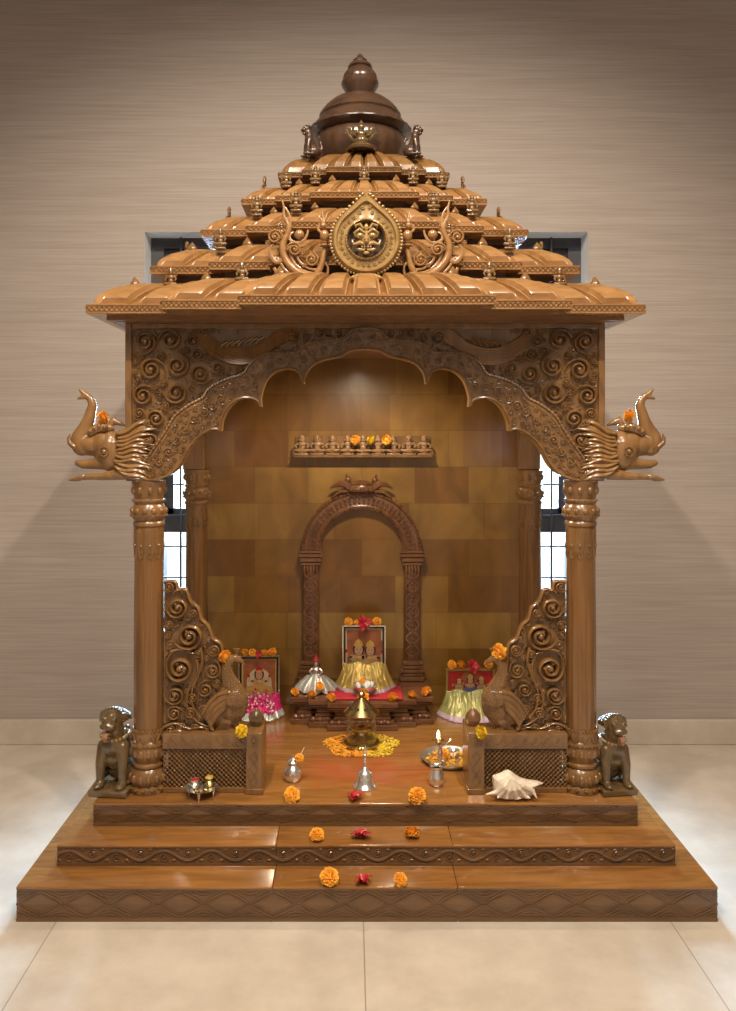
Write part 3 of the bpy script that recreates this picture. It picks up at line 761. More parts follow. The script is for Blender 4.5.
def wing(side):
    m = MB(); d = 2.635
    def T(px, py, dy=0): v = P(px, py, d); return (v.x, v.y+dy, v.z)
    def path(ps, r0, r1, n=6, dy=0, fy=.9):
        c = catmull([T(a, b, dy) for a, b in ps], 5); N_ = len(c)
        m.tube(c, [r0+(r1-r0)*i/(N_-1) for i in range(N_)], n, fy=fy)
    # sweeping main stem in parallel strands
    path([(320,277),(305,276),(292,268),(284,256),(283,244),(288,233),(288,225),(284,216),(284,208),(282,200)], .017, .003, 8)
    path([(318,279),(302,279),(286,271),(277,258),(272,262)], .007, .003)
    path([(318,274),(306,272),(296,265),(291,256),(290,247)], .006, .003)
    path([(318,270),(308,268),(300,262),(297,255),(298,250)], .005, .004)
    path([(288,232),(290,224),(289,214),(284,206)], .008, .002)
    path([(282,260),(276,262),(271,256),(270,248),(274,244)], .009, .005)
    path([(274,268),(280,276),(290,279)], .006, .006)
    path([(316,276),(321,266),(324,254),(325.5,246)], .012, .008, 8)
    path([(317,270),(326,276),(328,268),(325,262)], .006, .003)
    for (cx_, cy_, R, a0, dr) in [(275,237.5,9,.4,1),(294.5,250,8.5,2.2,-1),(311.5,260,8.5,1,-1),(282,222,4,0,1),(268,243,3.5,0,-1),(296,268,4,2,1),(304,266,3.2,0,1),(288,262,3,1,1),(303,252,4,1,1)]:
        v = P(cx_, cy_, d); spiral(m, v.x, v.z, R*d/F*.95, a0, dr, d-.006, 1.3, 18, w=.2, seg=6)
    # bud and small leaves
    v = P(299.5,235,d); m.ball((v.x, d-.004, v.z), (.017,.014,.017), 10); m.tube([T(299.5,236), T(300,230)], [.014,.001], 8)
    path([(290,241),(296,243),(303,241),(307,235),(308,230)], .008, .003); path([(290,240),(290,235),(294,232)], .006, .002)
    # slender attendant rising from the inner stem
    v = P(324.5,236,d); m.ball((v.x, d-.004, v.z), (.016,.013,.020), 10)
    v = P(324.5,245,d); m.lathe([(.013,-.008),(.017,-.003),(.012,.002),(.016,.007),(.011,.010)], (v.x,d-.002,v.z), 12)
    v = P(323.5,226,d); m.ball((v.x, d-.006, v.z), (.0105,.0105,.012), 8)
    path([(326,234),(331,238),(327,242)], .005, .004); path([(322,233),(318,229),(320,224)], .005, .004)
    path([(323.5,222),(320,218),(315,215)], .005, .001); path([(323.5,222),(326,217),(328,212)], .005, .001); path([(323.5,222),(323,216),(322,211)], .006, .001)
    if side > 0: m = m.mirrored()
    return m.build('scroll_wing', W['roof'], shrine, ang=60)
wing(-1); wing(1)

# ------------------------------------------------------------------ elephant-headed makaras
def T8(px, py, d=2.80, dy=0): v = P(590+px/8.178, 380+py/8.178, d); return Vector((v.x, v.y+dy, v.z))
def Tc(a, b, dy=0): return tuple(T8(a, b, dy=dy))
k8 = 2.80/F/8.178
m = MB(); dy0 = .02
def mcap(ps, rs, dy=dy0, fy=1.0, n=12): caps(m, [Tc(a, b, dy) for a, b in ps], [r*k8 for r in rs], n, fy)
m.ball(Tc(275,580,dy0), (125*k8, .046, 172*k8), 20)
m.ball(Tc(330,520,dy0), (120*k8, .040, 110*k8), 18)
m.ball(Tc(430,525,dy0), (125*k8, .036, 82*k8), 18)
tr = catmull([(510,540,85),(522,480,80),(487,400,62),(458,330,52),(437,250,43),(427,200,37),(452,145,29),(490,115,24),(525,80,15)], 4)
mcap([(a, b) for a, b, c in tr], [c for a, b, c in tr], fy=.85)
mcap([(478,135),(515,140),(545,150)], [22,18,11])
mcap([(535,582),(470,592),(400,592)], [24,28,34])
mcap([(320,670),(420,690),(510,692),(548,680)], [70,44,36,26], fy=1.0)
W['makara'] = wood('makara_teak', (.2,.098,.032), (.3,.155,.055), .25, (9,9,3))
head = blobmesh('elephant_head', m, W['makara'], .0032, 5)
m = MB()
mcap([(560,545),(598,515),(605,475),(596,445)], [24,20,14,6], dy=.0); mcap([(560,545),(598,515),(605,475),(596,445)], [24,20,14,6], dy=.045)
tusk_mb = m
m = MB()                                            # ear, crest rolls, eye ring, foreleg
m.tube([Tc(290,400,.02), Tc(250,330,.02), Tc(160,370,.03)], [30*k8, 38*k8, 8*k8], 10)
m.tube([Tc(250,395,.02), Tc(330,385,.0), Tc(400,410,.0), Tc(440,445,.0)], [30*k8,40*k8,38*k8,26*k8], 10)
for i, (a, b) in enumerate([(300,385),(345,380),(385,395),(420,420)]): 
    m.ball(Tc(a, b, .005), (26*k8, .03, 30*k8), 10)
for i in range(14):
    a = 2*pi*i/14; m.ball(Tc(300+38*cos(a), 585+38*sin(a), -.027), (7*k8, .004, 7*k8), 6)
m.ball(Tc(300,585,-.026), (20*k8,.006,20*k8), 8)
mcap([(150,770),(240,775),(330,790),(420,790),(480,795)], [46,44,30,26,24], dy=0)
for q in range(3): mcap([(480,790),(540,800+q*8),(590,815+q*4)], [20,16,8], dy=-.014+.014*q)
rgm = random.Random(4)
for lay_ in (0, 1):
    for i in range(12 - lay_):                      # flowing mane joining the head to the board
        y_ = 402+i*34+lay_*17; f = (i-5.5); ph = rgm.uniform(-.9, .9); A = rgm.uniform(9, 15); ln = rgm.uniform(.8, 1.15)
        st_ = rgm.uniform(182, 222)
        ps = [(st_-q*46*ln, y_ + A*sin(ph+q*1.25) + f*(-5+q*3.2)) for q in range(7)]
        c = catmull([Tc(a, b, -.012-.007*lay_) for a, b in ps], 4)
        m.tube(c, [(3+21*sin(pi*min(1, .06+j/(len(c)-1)))**.5)*k8 for j in range(len(c))], 7, fy=1.3)
        if i % 3 == 0 and lay_: e = Tc(*ps[-1]); spiral(m, e[0], e[2], .015, i, 1 if i % 2 else -1, 2.777, 1.1, 12, w=.2, seg=5)
m.ball(Tc(20,620,.03), (190*k8,.028,205*k8), 14)
extra = m
for sx in (1, -1):
    me = head
    if sx < 0:
        me = head.copy(); 
        for v in me.vertices: v.co.x = -v.co.x
        me.flip_normals()
    o = link('elephant_head', me, shrine, (.009 if sx < 0 else 0, 0, 0))
    (extra if sx > 0 else extra.mirrored()).build('mane_and_foreleg', W['makara'], o, ang=60)
    (tusk_mb if sx > 0 else tusk_mb.mirrored()).build('tusk', W['carve'], o, ang=60)

# ------------------------------------------------------------------ side railings with peacock panels
DR = 2.81
def railing(side):
    lab = 'left' if side < 0 else 'right'
    T = MB(); t = thing('peacock_railing', 'carved peacock side panel on lattice base, ' + ('left of the steps beside the small footed tray' if side < 0 else 'right of the steps behind the seashell'), 'railing', (side*.57, 2.85, ZB), 'peacock railings flanking the shrine front')
    def xx(px): return ((px-CX)*2.82/F-X0)              # in left-hand pixel measure
    def fin(m, name, mat, parent, ang=40):
        if side > 0: m = m.mirrored()
        return m.build(name, mat, parent, ang)
    zt = .463; x0, x1 = xx(164), xx(248)
    m = MB()
    m.box(x0, x1, 2.80, 2.90, ZB, ZB+.018, b=.002); m.box(x0, x1, 2.795, 2.905, zt-.055, zt, b=.003); m.box(x0, x1, 2.885, 2.895, ZB+.018, zt-.055)
    n = 7; 
    for k in range(n):                              # wavy band under the top rail
        a = x0+.01+(x1-x0-.02)*k/n; c = x0+.01+(x1-x0-.02)*(k+1)/n
        m.tube([(a, 2.794, zt-.045), ((a+c)/2, 2.793, zt-.015), (c, 2.794, zt-.045)], .0025, 4); m.tube([(a, 2.794, zt-.03), ((a+c)/2, 2.793, zt-.045), (c, 2.794, zt-.03)], .002, 4)
    base = fin(m, 'base', W['carve'], t)
    m = MB(); za, zb = ZB+.018, zt-.055; st = .0165; r = .0026
    wd = x1-x0; hh = zb-za; k = 0
    nx_ = int((wd+hh)/st)
    for i in range(nx_+1):
        o = i*st
        a = max(0, o-hh); b_ = min(wd, o)
        if b_-a > .004:
            m.tube([(x0+a, 2.806, za+o-a), (x0+b_, 2.806, za+o-b_)], r, 4)
            m.tube([(x1-a, 2.81, za+o-a), (x1-b_, 2.81, za+o-b_)], r, 4)
    nzr = int(hh/(st/2)); ncol = int(wd/st)
    for j in range(nzr+1):
        for i in range(ncol+1):
            x = x0 + i*st + (st/2 if j % 2 else 0); z = za + j*st/2
            if x < x1-.003 and z < zb and x > x0: m.ball((x, 2.804, z), .0038, 5)
    fin(m, 'lattice', W['carve'], base, 60)
    m = MB(); pa, pb = xx(247), xx(262)+.004
    m.box(pa, pb, 2.785, 2.93, ZB, .470, b=.003)
    m.box(pa-.003, pb+.003, 2.782, 2.933, ZB, ZB+.02, b=.002)
    pc = (pa+pb)/2
    for rr_ in (.019, .012): m.tube([(pc+rr_*cos(a*pi/8), 2.784, .44+rr_*sin(a*pi/8)) for a in range(16)], .002, 4, closed=True)
    m.ball((pc, 2.784, .44), (.007,.004,.007), 8)
    for zz in (.385, .345, .305):
        m.tube([(pc-.016, 2.784, zz), (pc, 2.783, zz+.018), (pc+.016, 2.784, zz), (pc, 2.783, zz-.018)], .002, 4, closed=True)
    post = fin(m, 'post', W['carve'], t)
    m = MB(); m.lathe([(.018,0),(.02,.006),(.024,.014),(.027,.028),(.023,.042),(.012,.054),(.002,.062),(.0001,.063)], (pc, 2.86, .47), 24, lobes=8, amp=.16)
    fin(m, 'lotus_bud', W['green'] if side < 0 else W['niche'], post)
    # carved scroll panel
    d = 2.82
    def q(px, py): v = P(px, py, d); return (v.x, v.z)
    out = [(163,737),(163,583),(174,582.5),(176.5,591),(184.5,590.5),(189.5,603),(197,609),(200,620),(207,627),(212,640),(219.5,645),(221.5,656),(222,668),(225,684),(233,700),(233,733),(233,737)]
    pol = [q(*p) for p in out]
    m = MB(); m.prism([(x+.001 if i > 2 else x, z) for i, (x, z) in enumerate(pol)], 2.842, 2.868)
    pan = fin(m, 'scroll_panel', W['carve'], t, 30)
    m = MB()
    rim = catmull([(*pp,) for pp in [q(*p) for p in out[1:14]]], 3)
    m.tube([(x, 2.838, z) for x, z in rim], .007, 6, fy=1.5)
    fixed = [(*q(a, b), r_*d/F) for a, b, r_ in [(189,636.6,15),(177,608,12),(179.5,669,15.5),(212.5,671,8.8),(174.5,696,10),(205,690,8.5),(213.5,650.8,6.8),(174,714,8.5),(168.5,587.5,5.8),(168,625,5),(190,714,6.5),(198,655,5.5),(186,692,3.5),(193,604,3)]]
    rg = random.Random(5)
    filler = pack([q(*p) for p in out if p[0] < 226] + [q(214,700), q(212,737)], fixed, .02, .0036, 130, rg)
    for i, (x, z, r_) in enumerate(fixed+filler):
        if r_ > .0105:
            spiral(m, x, z, r_*1.05, rg.uniform(0, 6.28), rg.choice((-1, 1)), 2.826, 1.35, 24 if r_ > .03 else 16, w=.17, seg=6, fy=1.8)
            if r_ > .03:
                for e in range(3): a = e*2.1; m.ball((x+r_*.36*cos(a), 2.822, z+r_*.36*sin(a)), r_*.13, 6)
        else: comma(m, x, z, r_*1.25, rg.uniform(0, 6.28), rg.choice((-1, 1)), 2.833)
    for ps in ([(196,660),(197,672),(191,684),(186,700),(190,715),(200,724),(214,728)], [(200,648),(202,662),(198,676),(192,690),(192,704),(198,716),(212,722)], [(163,728),(175,724),(188,729),(202,728),(216,733)], [(163,735),(178,731),(194,735),(216,735)], [(170,652),(182,650),(194,654),(200,648)]):
        c = catmull([(P(a, b, d).x, 2.826, P(a, b, d).z) for a, b in ps], 5); m.tube(c, [.0065-.003*i/(len(c)-1) for i in range(len(c))], 6)
    fin(m, 'scroll_relief', W['carve'], pan, 60)
    # peacock
    m = MB()
    def pc_(ps, rs, dy=2.84, fy=.9, n=12): caps(m, [(P(a, b, d).x, dy, P(a, b, d).z) for a, b in ps], [r_*d/F for r_ in rs], n, fy)
    pc_([(239,662),(235,659.5),(230,661),(226.5,667),(226.5,675),(229,683),(233,691),(234,700)], [2.8,4.4,4.8,5.4,6.2,7.6,10,14])
    pc_([(240,662),(244.5,667.5)], [2.4,.8])
    v = P(231,704,d); m.ball((v.x, 2.84, v.z), (17*d/F, .034, 21*d/F), 18); v = P(219,712,d); m.ball((v.x, 2.845, v.z), (17*d/F, .03, 17*d/F), 16)
    pc_([(228,722),(226,729),(232,733)], [7,4,3]); pc_([(222,722),(219,730),(214,734)], [6,4,3])
    pe = blobmesh('peacock', m, W['carve'], .0034, 4)
    bvh = BVHTree.FromPolygons([v.co[:] for v in pe.vertices], [p.vertices[:] for p in pe.polygons])
    m = MB()
    for k in range(4): 
        a = -.5+.35*k; v = P(236,657,d); m.tube([(v.x, 2.84, v.z), (v.x+.012*sin(a), 2.836, v.z+.016), (v.x+.02*sin(a), 2.834, v.z+.026)], [.003,.0025,.004], 5)
    crest = m; m = MB()
    for k in range(7):                              # folded wing feathers
        ps = [(229-k*.6,691+k*2.6),(219-k*.4,694+k*3.6),(210+k*.2,702+k*3.8),(203+k*1.8,714+k*2.6)]
        c = catmull([(P(a, b, d).x, 2.812+.0022*(k % 2), P(a, b, d).z) for a, b in ps], 4); m.tube(c, [(3.6-2.2*i/(len(c)-1))*d/F for i in range(len(c))], 6)
    v = P(229,694,d); m.ball((v.x, 2.812, v.z), (.018,.008,.016), 10)
    for row in range(34):                           # breast and neck scales laid on the body surface
        for k in range(16):
            a_ = 222+k*1.75+(row % 2)*.87; b_ = 669+row*1.75; v = P(a_, b_, d)
            if b_ > 688 and a_ < 232: continue
            h_ = bvh.ray_cast(Vector((v.x, 2.6, v.z)), Vector((0, 1, 0)))
            if h_[0] is not None and h_[1].y < -.25: m.ball(h_[0], (.0036,.0018,.0042), 5)
    if side > 0:
        for v in pe.vertices: v.co.x = -v.co.x
        pe.flip_normals()
    po = link('peacock', pe, t)
    fin(m, 'plumage', W['carve'], po, 60); fin(crest, 'crest', W['carve'], po, 60)
railing(-1); railing(1)

# ------------------------------------------------------------------ guardian lions
def lion():
    m = MB(); z = .022
    m.ball((0,.03,z+.05),(.045,.05,.05),14); m.ball((0,.0,z+.095),(.04,.038,.06),14); m.ball((0,-.018,z+.125),(.042,.032,.042),14)
    caps(m, [(0,-.012,z+.15),(0,-.025,z+.185)], [.033,.034])
    m.ball((0,-.03,z+.205),(.034,.034,.036),14); m.ball((0,-.058,z+.196),(.022,.022,.017),12); m.ball((0,-.05,z+.171),(.017,.02,.011),10)
    for sx in (-1, 1):
        caps(m, [(sx*.03,-.02,z+.12),(sx*.036,-.032,z+.07),(sx*.036,-.034,z+.02),(sx*.036,-.036,z+.01)], [.022,.017,.014,.015])
        m.ball((sx*.036,-.05,z+.008),(.017,.024,.011),10)
        m.ball((sx*.042,.02,z+.035),(.018,.036,.034),12); m.ball((sx*.046,-.006,z+.009),(.012,.026,.010),10)
        m.ball((sx*.036,-.018,z+.218),(.01,.01,.014),8); m.ball((sx*.016,-.055,z+.216),(.012,.01,.010),8)
        m.ball((sx*.014,-.066,z+.196),(.012,.011,.010),8)
    caps(m, [(0,.07,z+.02),(.02,.085,z+.06),(.005,.075,z+.12),(.012,.06,z+.15)], [.01,.009,.008,.011])
    return blobmesh('lion_body', m, W['green'], .0034, 4)
lion_me = lion()
beast_me = lion_me.copy(); beast_me.materials[0] = W['dome']
for sx in (-1, 1): link('guardian_beast', beast_me, shrine, (-.006+sx*.198, 3.09, 2.572), (0, 0, sx*1.25), .50)
def lion_parts(x, y, rz, sc, label):
    t = thing('lion_statue', label, 'statue', (x, y, ZB), 'guardian lions beside the front pillars')
    M = Matrix.Translation((x, y, ZB)) @ Matrix.Rotation(rz, 4, 'Z') @ Matrix.Scale(sc, 4)
    def put(name, me):
        o = link(name, me, t); o.matrix_basis = M; return o
    b = put('body', lion_me)
    put('plinth', pl_me)
    put('collar', col_me); put('tongue', ton_me); put('mane_curls', mane_me); put('eyes_and_nose', face_me)
m = MB(); m.box(-.062,.062,-.07,.10,0,.022,b=.003); pl_me = m.mesh('plinth', W['green'])
m = MB()
for k in range(22):
    a = 2*pi*k/22; m.ball((.044*cos(a), -.008+.036*sin(a), .022+.157-.012*max(0, -sin(a))), .0055, 6)
col_me = m.mesh('collar', W['gold'])
m = MB(); m.ball((0,-.072,.022+.176),(.010,.012,.004),8); m.tube([(0,-.078,.198),(0,-.083,.19),(0,-.08,.178)],[.008,.008,.005],6,fy=.5); ton_me = m.mesh('tongue', plain('tongue_wood', (.36,.15,.06), .3, coat=.5))
m = MB()
for r_ in range(3):
    for k in range(13):
        a = pi*(.0+1.0*k/12); b_ = .2+.42*r_
        x = .036*cos(a)*1.02; zz = .022+.205+.036*sin(a)*cos(b_*.9)*1.0; yy = -.035+.022*r_+.01*sin(a)*0
        m.ball((x, yy+.008, zz-.002*r_), (.0075,.0085,.0075), 6)
mane_me = m.mesh('mane_curls', W['green']); m = MB()
for sx in (-1,1):
    m.ball((sx*.014,-.0655,.022+.2145),(.0045,.004,.0045),6); 
m.ball((0,-.079,.022+.2),(.008,.005,.005),6)
face_me = m.mesh('eyes_and_nose', W['green'])
xl = ((113-CX)*2.80/F-X0); xr = ((616-CX)*2.80/F-X0)
lion_parts(xl, 2.835, -.12, 1.12, 'dark wooden seated lion statue left of the left front pillar')
lion_parts(xr-.002, 2.84, .14, 1.02, 'bronzed wooden seated lion statue with tongue out, right of the right front pillar')

# ------------------------------------------------------------------ niche arch, deity row, altar
DN = 3.74
NX = ((361.5-CX)*3.7/F-X0); zs = .973; ro, ri = .279, .192
arch = thing('niche_arch', 'carved semicircular wooden niche arch on two columns against the back panel', 'arch', (NX, 3.72, .373))
m = MB(); n = 48; vs = []; fs = []
prof = [(ro, 3.7395), (ro, 3.705), (ro-.012, 3.698), (ro-.018, 3.704), (ri+.022, 3.704), (ri+.014, 3.698), (ri, 3.705), (ri, 3.7395)]
for r, y in prof:
    for k in range(n+1): a = pi*k/n; vs.append((NX+r*cos(a), y, zs+r*sin(a)))
for j in range(len(prof)-1):
    for k in range(n): fs.append((j*(n+1)+k+1, j*(n+1)+k, (j+1)*(n+1)+k, (j+1)*(n+1)+k+1))
m.add(vs, fs)
rm = (ro+ri)/2
for k in range(46):
    a = pi*(k+.5)/46
    for r in (ro-.007, ri+.008): m.ball((NX+r*cos(a), 3.699, zs+r*sin(a)), .005, 6)
for k in range(34):
    a = pi*(k+.5)/34
    for s_ in (-1, 1): m.ball((NX+(rm+s_*.011)*cos(a), 3.701, zs+(rm+s_*.011)*sin(a)), (.0065,.005,.0065), 6)
    spiral(m, NX+rm*cos(a), zs+rm*sin(a), .011, a, 1 if k % 2 else -1, 3.702, 1, 8, w=.22, seg=4)
ar = m.build('arch_ring', W['niche'], arch)
m = MB()                                            # twin water-beasts and lotus over the crown
zt = zs+ro
m.lathe([(.03,-.025),(.055,-.015),(.06,0),(.05,.012),(.056,.02),(.04,.028),(.02,.036),(.0001,.04)], (NX,3.705,zt+.012), 20, lobes=10, amp=.1, sy=.6)
for sx in (-1, 1):
    m.tube(catmull([(NX+sx*.05, 3.7, zt+.005), (NX+sx*.075, 3.69, zt+.028), (NX+sx*.105, 3.69, zt+.03), (NX+sx*.145, 3.7, zt+.012)], 4), [.017,.0175,.018,.018,.018,.018,.016,.013,.012,.010,.008,.006,.004], 8)
    m.tube([(NX+sx*.06, 3.7, zt+.0), (NX+sx*.1, 3.695, zt-.004), (NX+sx*.14, 3.70, zt-.035)], [.012,.011,.003], 7)
    m.ball((NX+sx*.062, 3.692, zt+.048), (.015,.014,.018), 10); m.ball((NX+sx*.056, 3.68, zt+.05), .005, 6)
    m.tube([(NX+sx*.062, 3.69, zt+.06), (NX+sx*.072, 3.69, zt+.072), (NX+sx*.066, 3.69, zt+.078)], [.008,.005,.002], 6)
for k in range(9): m.ball((NX-.048+.012*k, 3.672, zt+.004), (.006,.006,.010), 6)
m.build('lotus_crest', W['niche'], ar)
for sx in (-1, 1):
    cx_ = NX+sx*rm; m = MB()
    m.lathe([(.037,.46),(.039,.5),(.038,.85),(.036,.9)], (cx_, 3.722, 0), 12, sy=.55)
    for s_ in (-1, 1):
        pts = [(cx_+.03*sin(i*.55*s_), 3.699, .48+i*.0105) for i in range(38)]
        m.tube(pts, .0035, 4)
    for i in range(20): m.ball((cx_, 3.697, .485+i*.02), (.008,.006,.007), 6)
    for k in range(5): m.ball((cx_-.028+.014*k, 3.70, .888), (.007,.006,.022), 6)
    col = m.build('column', W['niche'], arch)
    m = MB(); 
    for z_, w_, h_ in ((.373,.056,.022),(.397,.05,.012),(.411,.056,.016),(.429,.048,.014),(.445,.044,.018)): m.box(cx_-w_, cx_+w_, 3.705-w_*.35, 3.7395, z_, z_+h_, b=.003)
    m.build('column_base', W['niche'], col)
    m = MB()
    for z_, w_, h_ in ((.905,.045,.014),(.921,.05,.02),(.943,.056,.016),(.961,.051,.014)): m.box(cx_-w_, cx_+w_, 3.71-w_*.3, 3.7395, z_, z_+h_, b=.003)
    m.build('column_capital', W['niche'], col)
# row of nine small seated deities above the niche
zr = 1.405; xa, xb = -.312, .325
row = thing('deity_frieze', 'carved wooden strip of nine small seated figures on the back panel above the arch', 'carving', ((xa+xb)/2, 3.72, zr))
m = MB(); m.box(xa, xb, 3.675, 3.7395, zr, zr+.012, b=.002); m.box(xa+.005, xb-.005, 3.728, 3.7395, zr+.012, zr+.098, b=.002)
m.build('ledge', W['carve'], row)
fig3 = figurine_mb(False).mesh('seated_figure', wood('figure_teak', (.28,.15,.065), (.4,.24,.12), .4), 50)
for k in range(9):
    x = xa+.036+(xb-xa-.072)*k/8; link('seated_figure', fig3, row, (x, 3.700, zr+.012), None, (.12, .11, .096))
# altar
alt = thing('altar_pedestal', 'dark stepped wooden altar pedestal with moulded front under the niche', 'altar', (0, 3.56, ZB))
zt_ = .373
prof = [(0,0.0,.022),(.012,.022,.034),(.028,.034,.05),(.034,.05,.07),(.022,.07,.082),(.008,.082,.0945),(0,.0945,.1185)]
for nm, hin, hwid, yf in (('centre_block', 0, .150, 3.389), ('shoulder_block', .12, .232, 3.43), ('outer_block', .2, .31, 3.466)):
    for sx in ((1,) if not hin else (-1, 1)):
        m = MB()
        for ins, a, b_ in prof:
            l, r_ = (-hwid+ins, hwid-ins) if not hin else sorted((sx*hin, sx*(hwid-ins)))
            m.box(l, r_, yf+ins, 3.7, ZB+a, ZB+min(b_, .1175), b=.003)
        for k in range(int(2*hwid/.03)):
            x = -hwid+.02+.03*k
            if (not hin or (x*sx > hin+.035)) and abs(x) < hwid-.012: m.ball((x, yf+.012, ZB+.03), (.013,.010,.011), 8)
        m.build(nm, W['altar'], alt)
m = MB(); m.box(-.31, .31, 3.50, 3.7395, ZB+.112, zt_, b=.001); m.build('top_board', W['altar'], alt)

# ------------------------------------------------------------------ flowers
def marigold_mb(rg, mat_r=1.0):
    m = MB(); m.ball((0,0,0),(.62,.62,.5),10)
    N_ = 100
    for k in range(N_):
        z = 1-1.75*(k+.5)/N_; r = math.sqrt(max(0, 1-z*z)); a = k*2.39996
        d = Vector((r*cos(a), r*sin(a), z)); u = d.cross(Vector((0,0,1)) if abs(d.z) < .95 else Vector((1,0,0))).normalized(); w = d.cross(u)
        R = rg.uniform(.8, 1.05); s_ = rg.uniform(.16,.23); tw = rg.uniform(-.5,.5); u2 = u*cos(tw)+w*sin(tw); w2 = d.cross(u2)
        c = d*R; c.z *= .8; b0 = d*.45; b0.z *= .8
        vs = [b0-u2*s_*.3, b0+u2*s_*.3, c+u2*s_-w2*.05, c+d*.07+u2*s_*.45+w2*.09, c+d*.04-w2*.03, c+d*.07-u2*s_*.45+w2*.09, c-u2*s_-w2*.05]
        m.add(vs, [(0,1,2,3,4),(0,4,5,6)])
    return m
mg = [marigold_mb(random.Random(i)).mesh('marigold', orange, 60) for i in range(3)]
mgy = marigold_mb(random.Random(9)).mesh('marigold_yellow', yellow, 60)
def marigold(px, py, d, rpx, label, group=None, yel=False, z=None):
    r = rpx*d/F; v = P(px, py, d)
    if z is not None: v.z = z + r*.78
    o = link('marigold', mgy if yel else rnd.choice(mg), None, v, (rnd.uniform(.3, .8) if z is not None and z < .4 else rnd.uniform(1.2, 1.6), rnd.uniform(-.3,.3), rnd.uniform(0, 6)), r)
    return tag(o, label, 'flower', group)
def onz(py, z): return F*(CAMH-z)/(py-CY)           # distance of a point on a level z seen at height py
def mar_on(px, py, rpx, z, label, group=None, yel=False):
    d = onz(py+rpx*.75, z); return marigold(px, py, d-.0+.0, rpx, label, group, yel, z=z)
mar_on(292, 795, 8, ZB, 'orange marigold on the top step edge in front of the silver lidded pot', 'marigolds on the steps')
mar_on(417.5, 796, 9, ZB, 'orange marigold on the top step edge in front of the small silver cup', 'marigolds on the steps')
mar_on(317, 835, 7.2, .176, 'left orange marigold on the middle step', 'marigolds on the steps')
mar_on(412, 833, 7.2, .176, 'right orange marigold on the middle step', 'marigolds on the steps')
mar_on(329.5, 877.5, 9.3, .108, 'large orange marigold on the bottom step, left of the red flower', 'marigolds on the steps')
mar_on(400.5, 880, 7.2, .108, 'small orange marigold on the bottom step, right of the red flower', 'marigolds on the steps')
altl = ['on the altar at its far left end', 'on the altar below the draped idol', 'on the altar front edge, left of the silver bowl', 'in front of the silver bowl on the altar edge', 'on the altar front edge, just right of the gold cloth centre', 'small, second from the right end of the altar', 'on the altar at its far right end']
for (px, r_, yy), t_ in zip([(294.8,4.6,3.485),(311.7,4.6,3.455),(331.3,5,3.41),(363.3,6.2,3.405),(393,5.4,3.41),(412,4.4,3.455),(425.9,5.4,3.487)], altl):
    r = r_*yy/F; o = link('marigold', rnd.choice(mg), None, (((px-CX)*yy/F-X0), yy, zt_+r*.78), (.7, 0, rnd.uniform(0, 6)), r); tag(o, 'orange marigold ' + t_, 'flower', 'marigolds along the altar edge')
marigold(224.9, 656.3, 2.832, 6.6, 'orange marigold tucked behind the left peacock head', 'marigolds on the peacocks')
marigold(499, 651.8, 2.835, 8, 'orange marigold tucked behind the right peacock head', 'marigolds on the peacocks')
mar_on(241.5, 731.5, 6.8, .463, 'yellow marigold at the feet of the left peacock', 'yellow marigolds on the railings', True)
mar_on(481, 732.6, 6.8, .463, 'yellow marigold at the feet of the right peacock', 'yellow marigolds on the railings', True)
marigold(103, 418, 2.80, 7.4, 'orange marigold held in the curl of the left elephant trunk', 'marigolds on the elephant heads')
marigold(629.5, 416, 2.80, 7.2, 'orange marigold held in the curl of the right elephant trunk', 'marigolds on the elephant heads')
for px, t_ in ((355.5, 'leftmost'), (371, 'middle'), (386.5, 'rightmost')):
    marigold(px, 439.5, 3.655, 4.9, t_ + ' of the three marigolds on the strip of seated figures', 'marigolds on the deity frieze', yel=(px == 371), z=1.47)

def hibiscus_mb(rg):
    m = MB()
    for k in range(7):
        a = 2*pi*k/7+rg.uniform(-.3,.3); n = 4; L_ = rg.uniform(.75,1.15); vs = []; w0 = rg.uniform(.28,.42); lift = rg.uniform(.1,.8)
        for i in range(5):
            t = i/4; w_ = w0*sin(pi*(.12+.8*t)); rr_ = L_*t; zz = lift*sin(t*2.2)*.6+.12
            c = Vector((rr_*cos(a), rr_*sin(a), zz)); s_ = Vector((-sin(a), cos(a), 0))
            for q in (-1, -.33, .33, 1): vs.append(c + s_*w_*q + Vector((0,0,(.12*abs(q)+rg.uniform(-.05,.05)))))
        m.add(vs, [(i*4+j, i*4+j+1, i*4+j+5, i*4+j+4) for i in range(4) for j in range(3)])
    m.ball((0,0,.12),.16,6); return m
hib = [hibiscus_mb(random.Random(20+i)).mesh('hibiscus', redfl, 70) for i in range(3)]
m = MB(); m.tube([(0,0,.15),(.2,-.1,.5),(.32,-.4,.62)],[.06,.05,.09],6)
for i in range(8): m.ball((.32+.1*cos(i), -.42+.08*sin(i*2), .62+.08*cos(i*1.7)), .05, 5)
stam = m.mesh('stamen', pinkst, 60)
def hibiscus(loc, r, label, group, k=0, tilt=(.5,0,0)):
    t = link('hibiscus', hib[k % 3], None, loc, tilt, r); tag(t, label, 'flower', group)
    o = bpy.data.objects.new('stamen', stam); C.objects.link(o); o.parent = t
    return t
for i, (px, py, z, r, t_) in enumerate([(354.5,802,ZB,.031,'crushed red flower on the top step in front of the silver bell'), (360.5,841,.176,.036,'crushed red flower on the middle step between two marigolds'), (363,886,.108,.028,'small crushed red flower on the bottom step between two marigolds')]):
    d = onz(py, z); hibiscus((((px-CX)*d/F-X0), d+.012, z+.004), r, t_, 'red flowers on the steps', i, (.12*(i-1), .1, i*1.4))

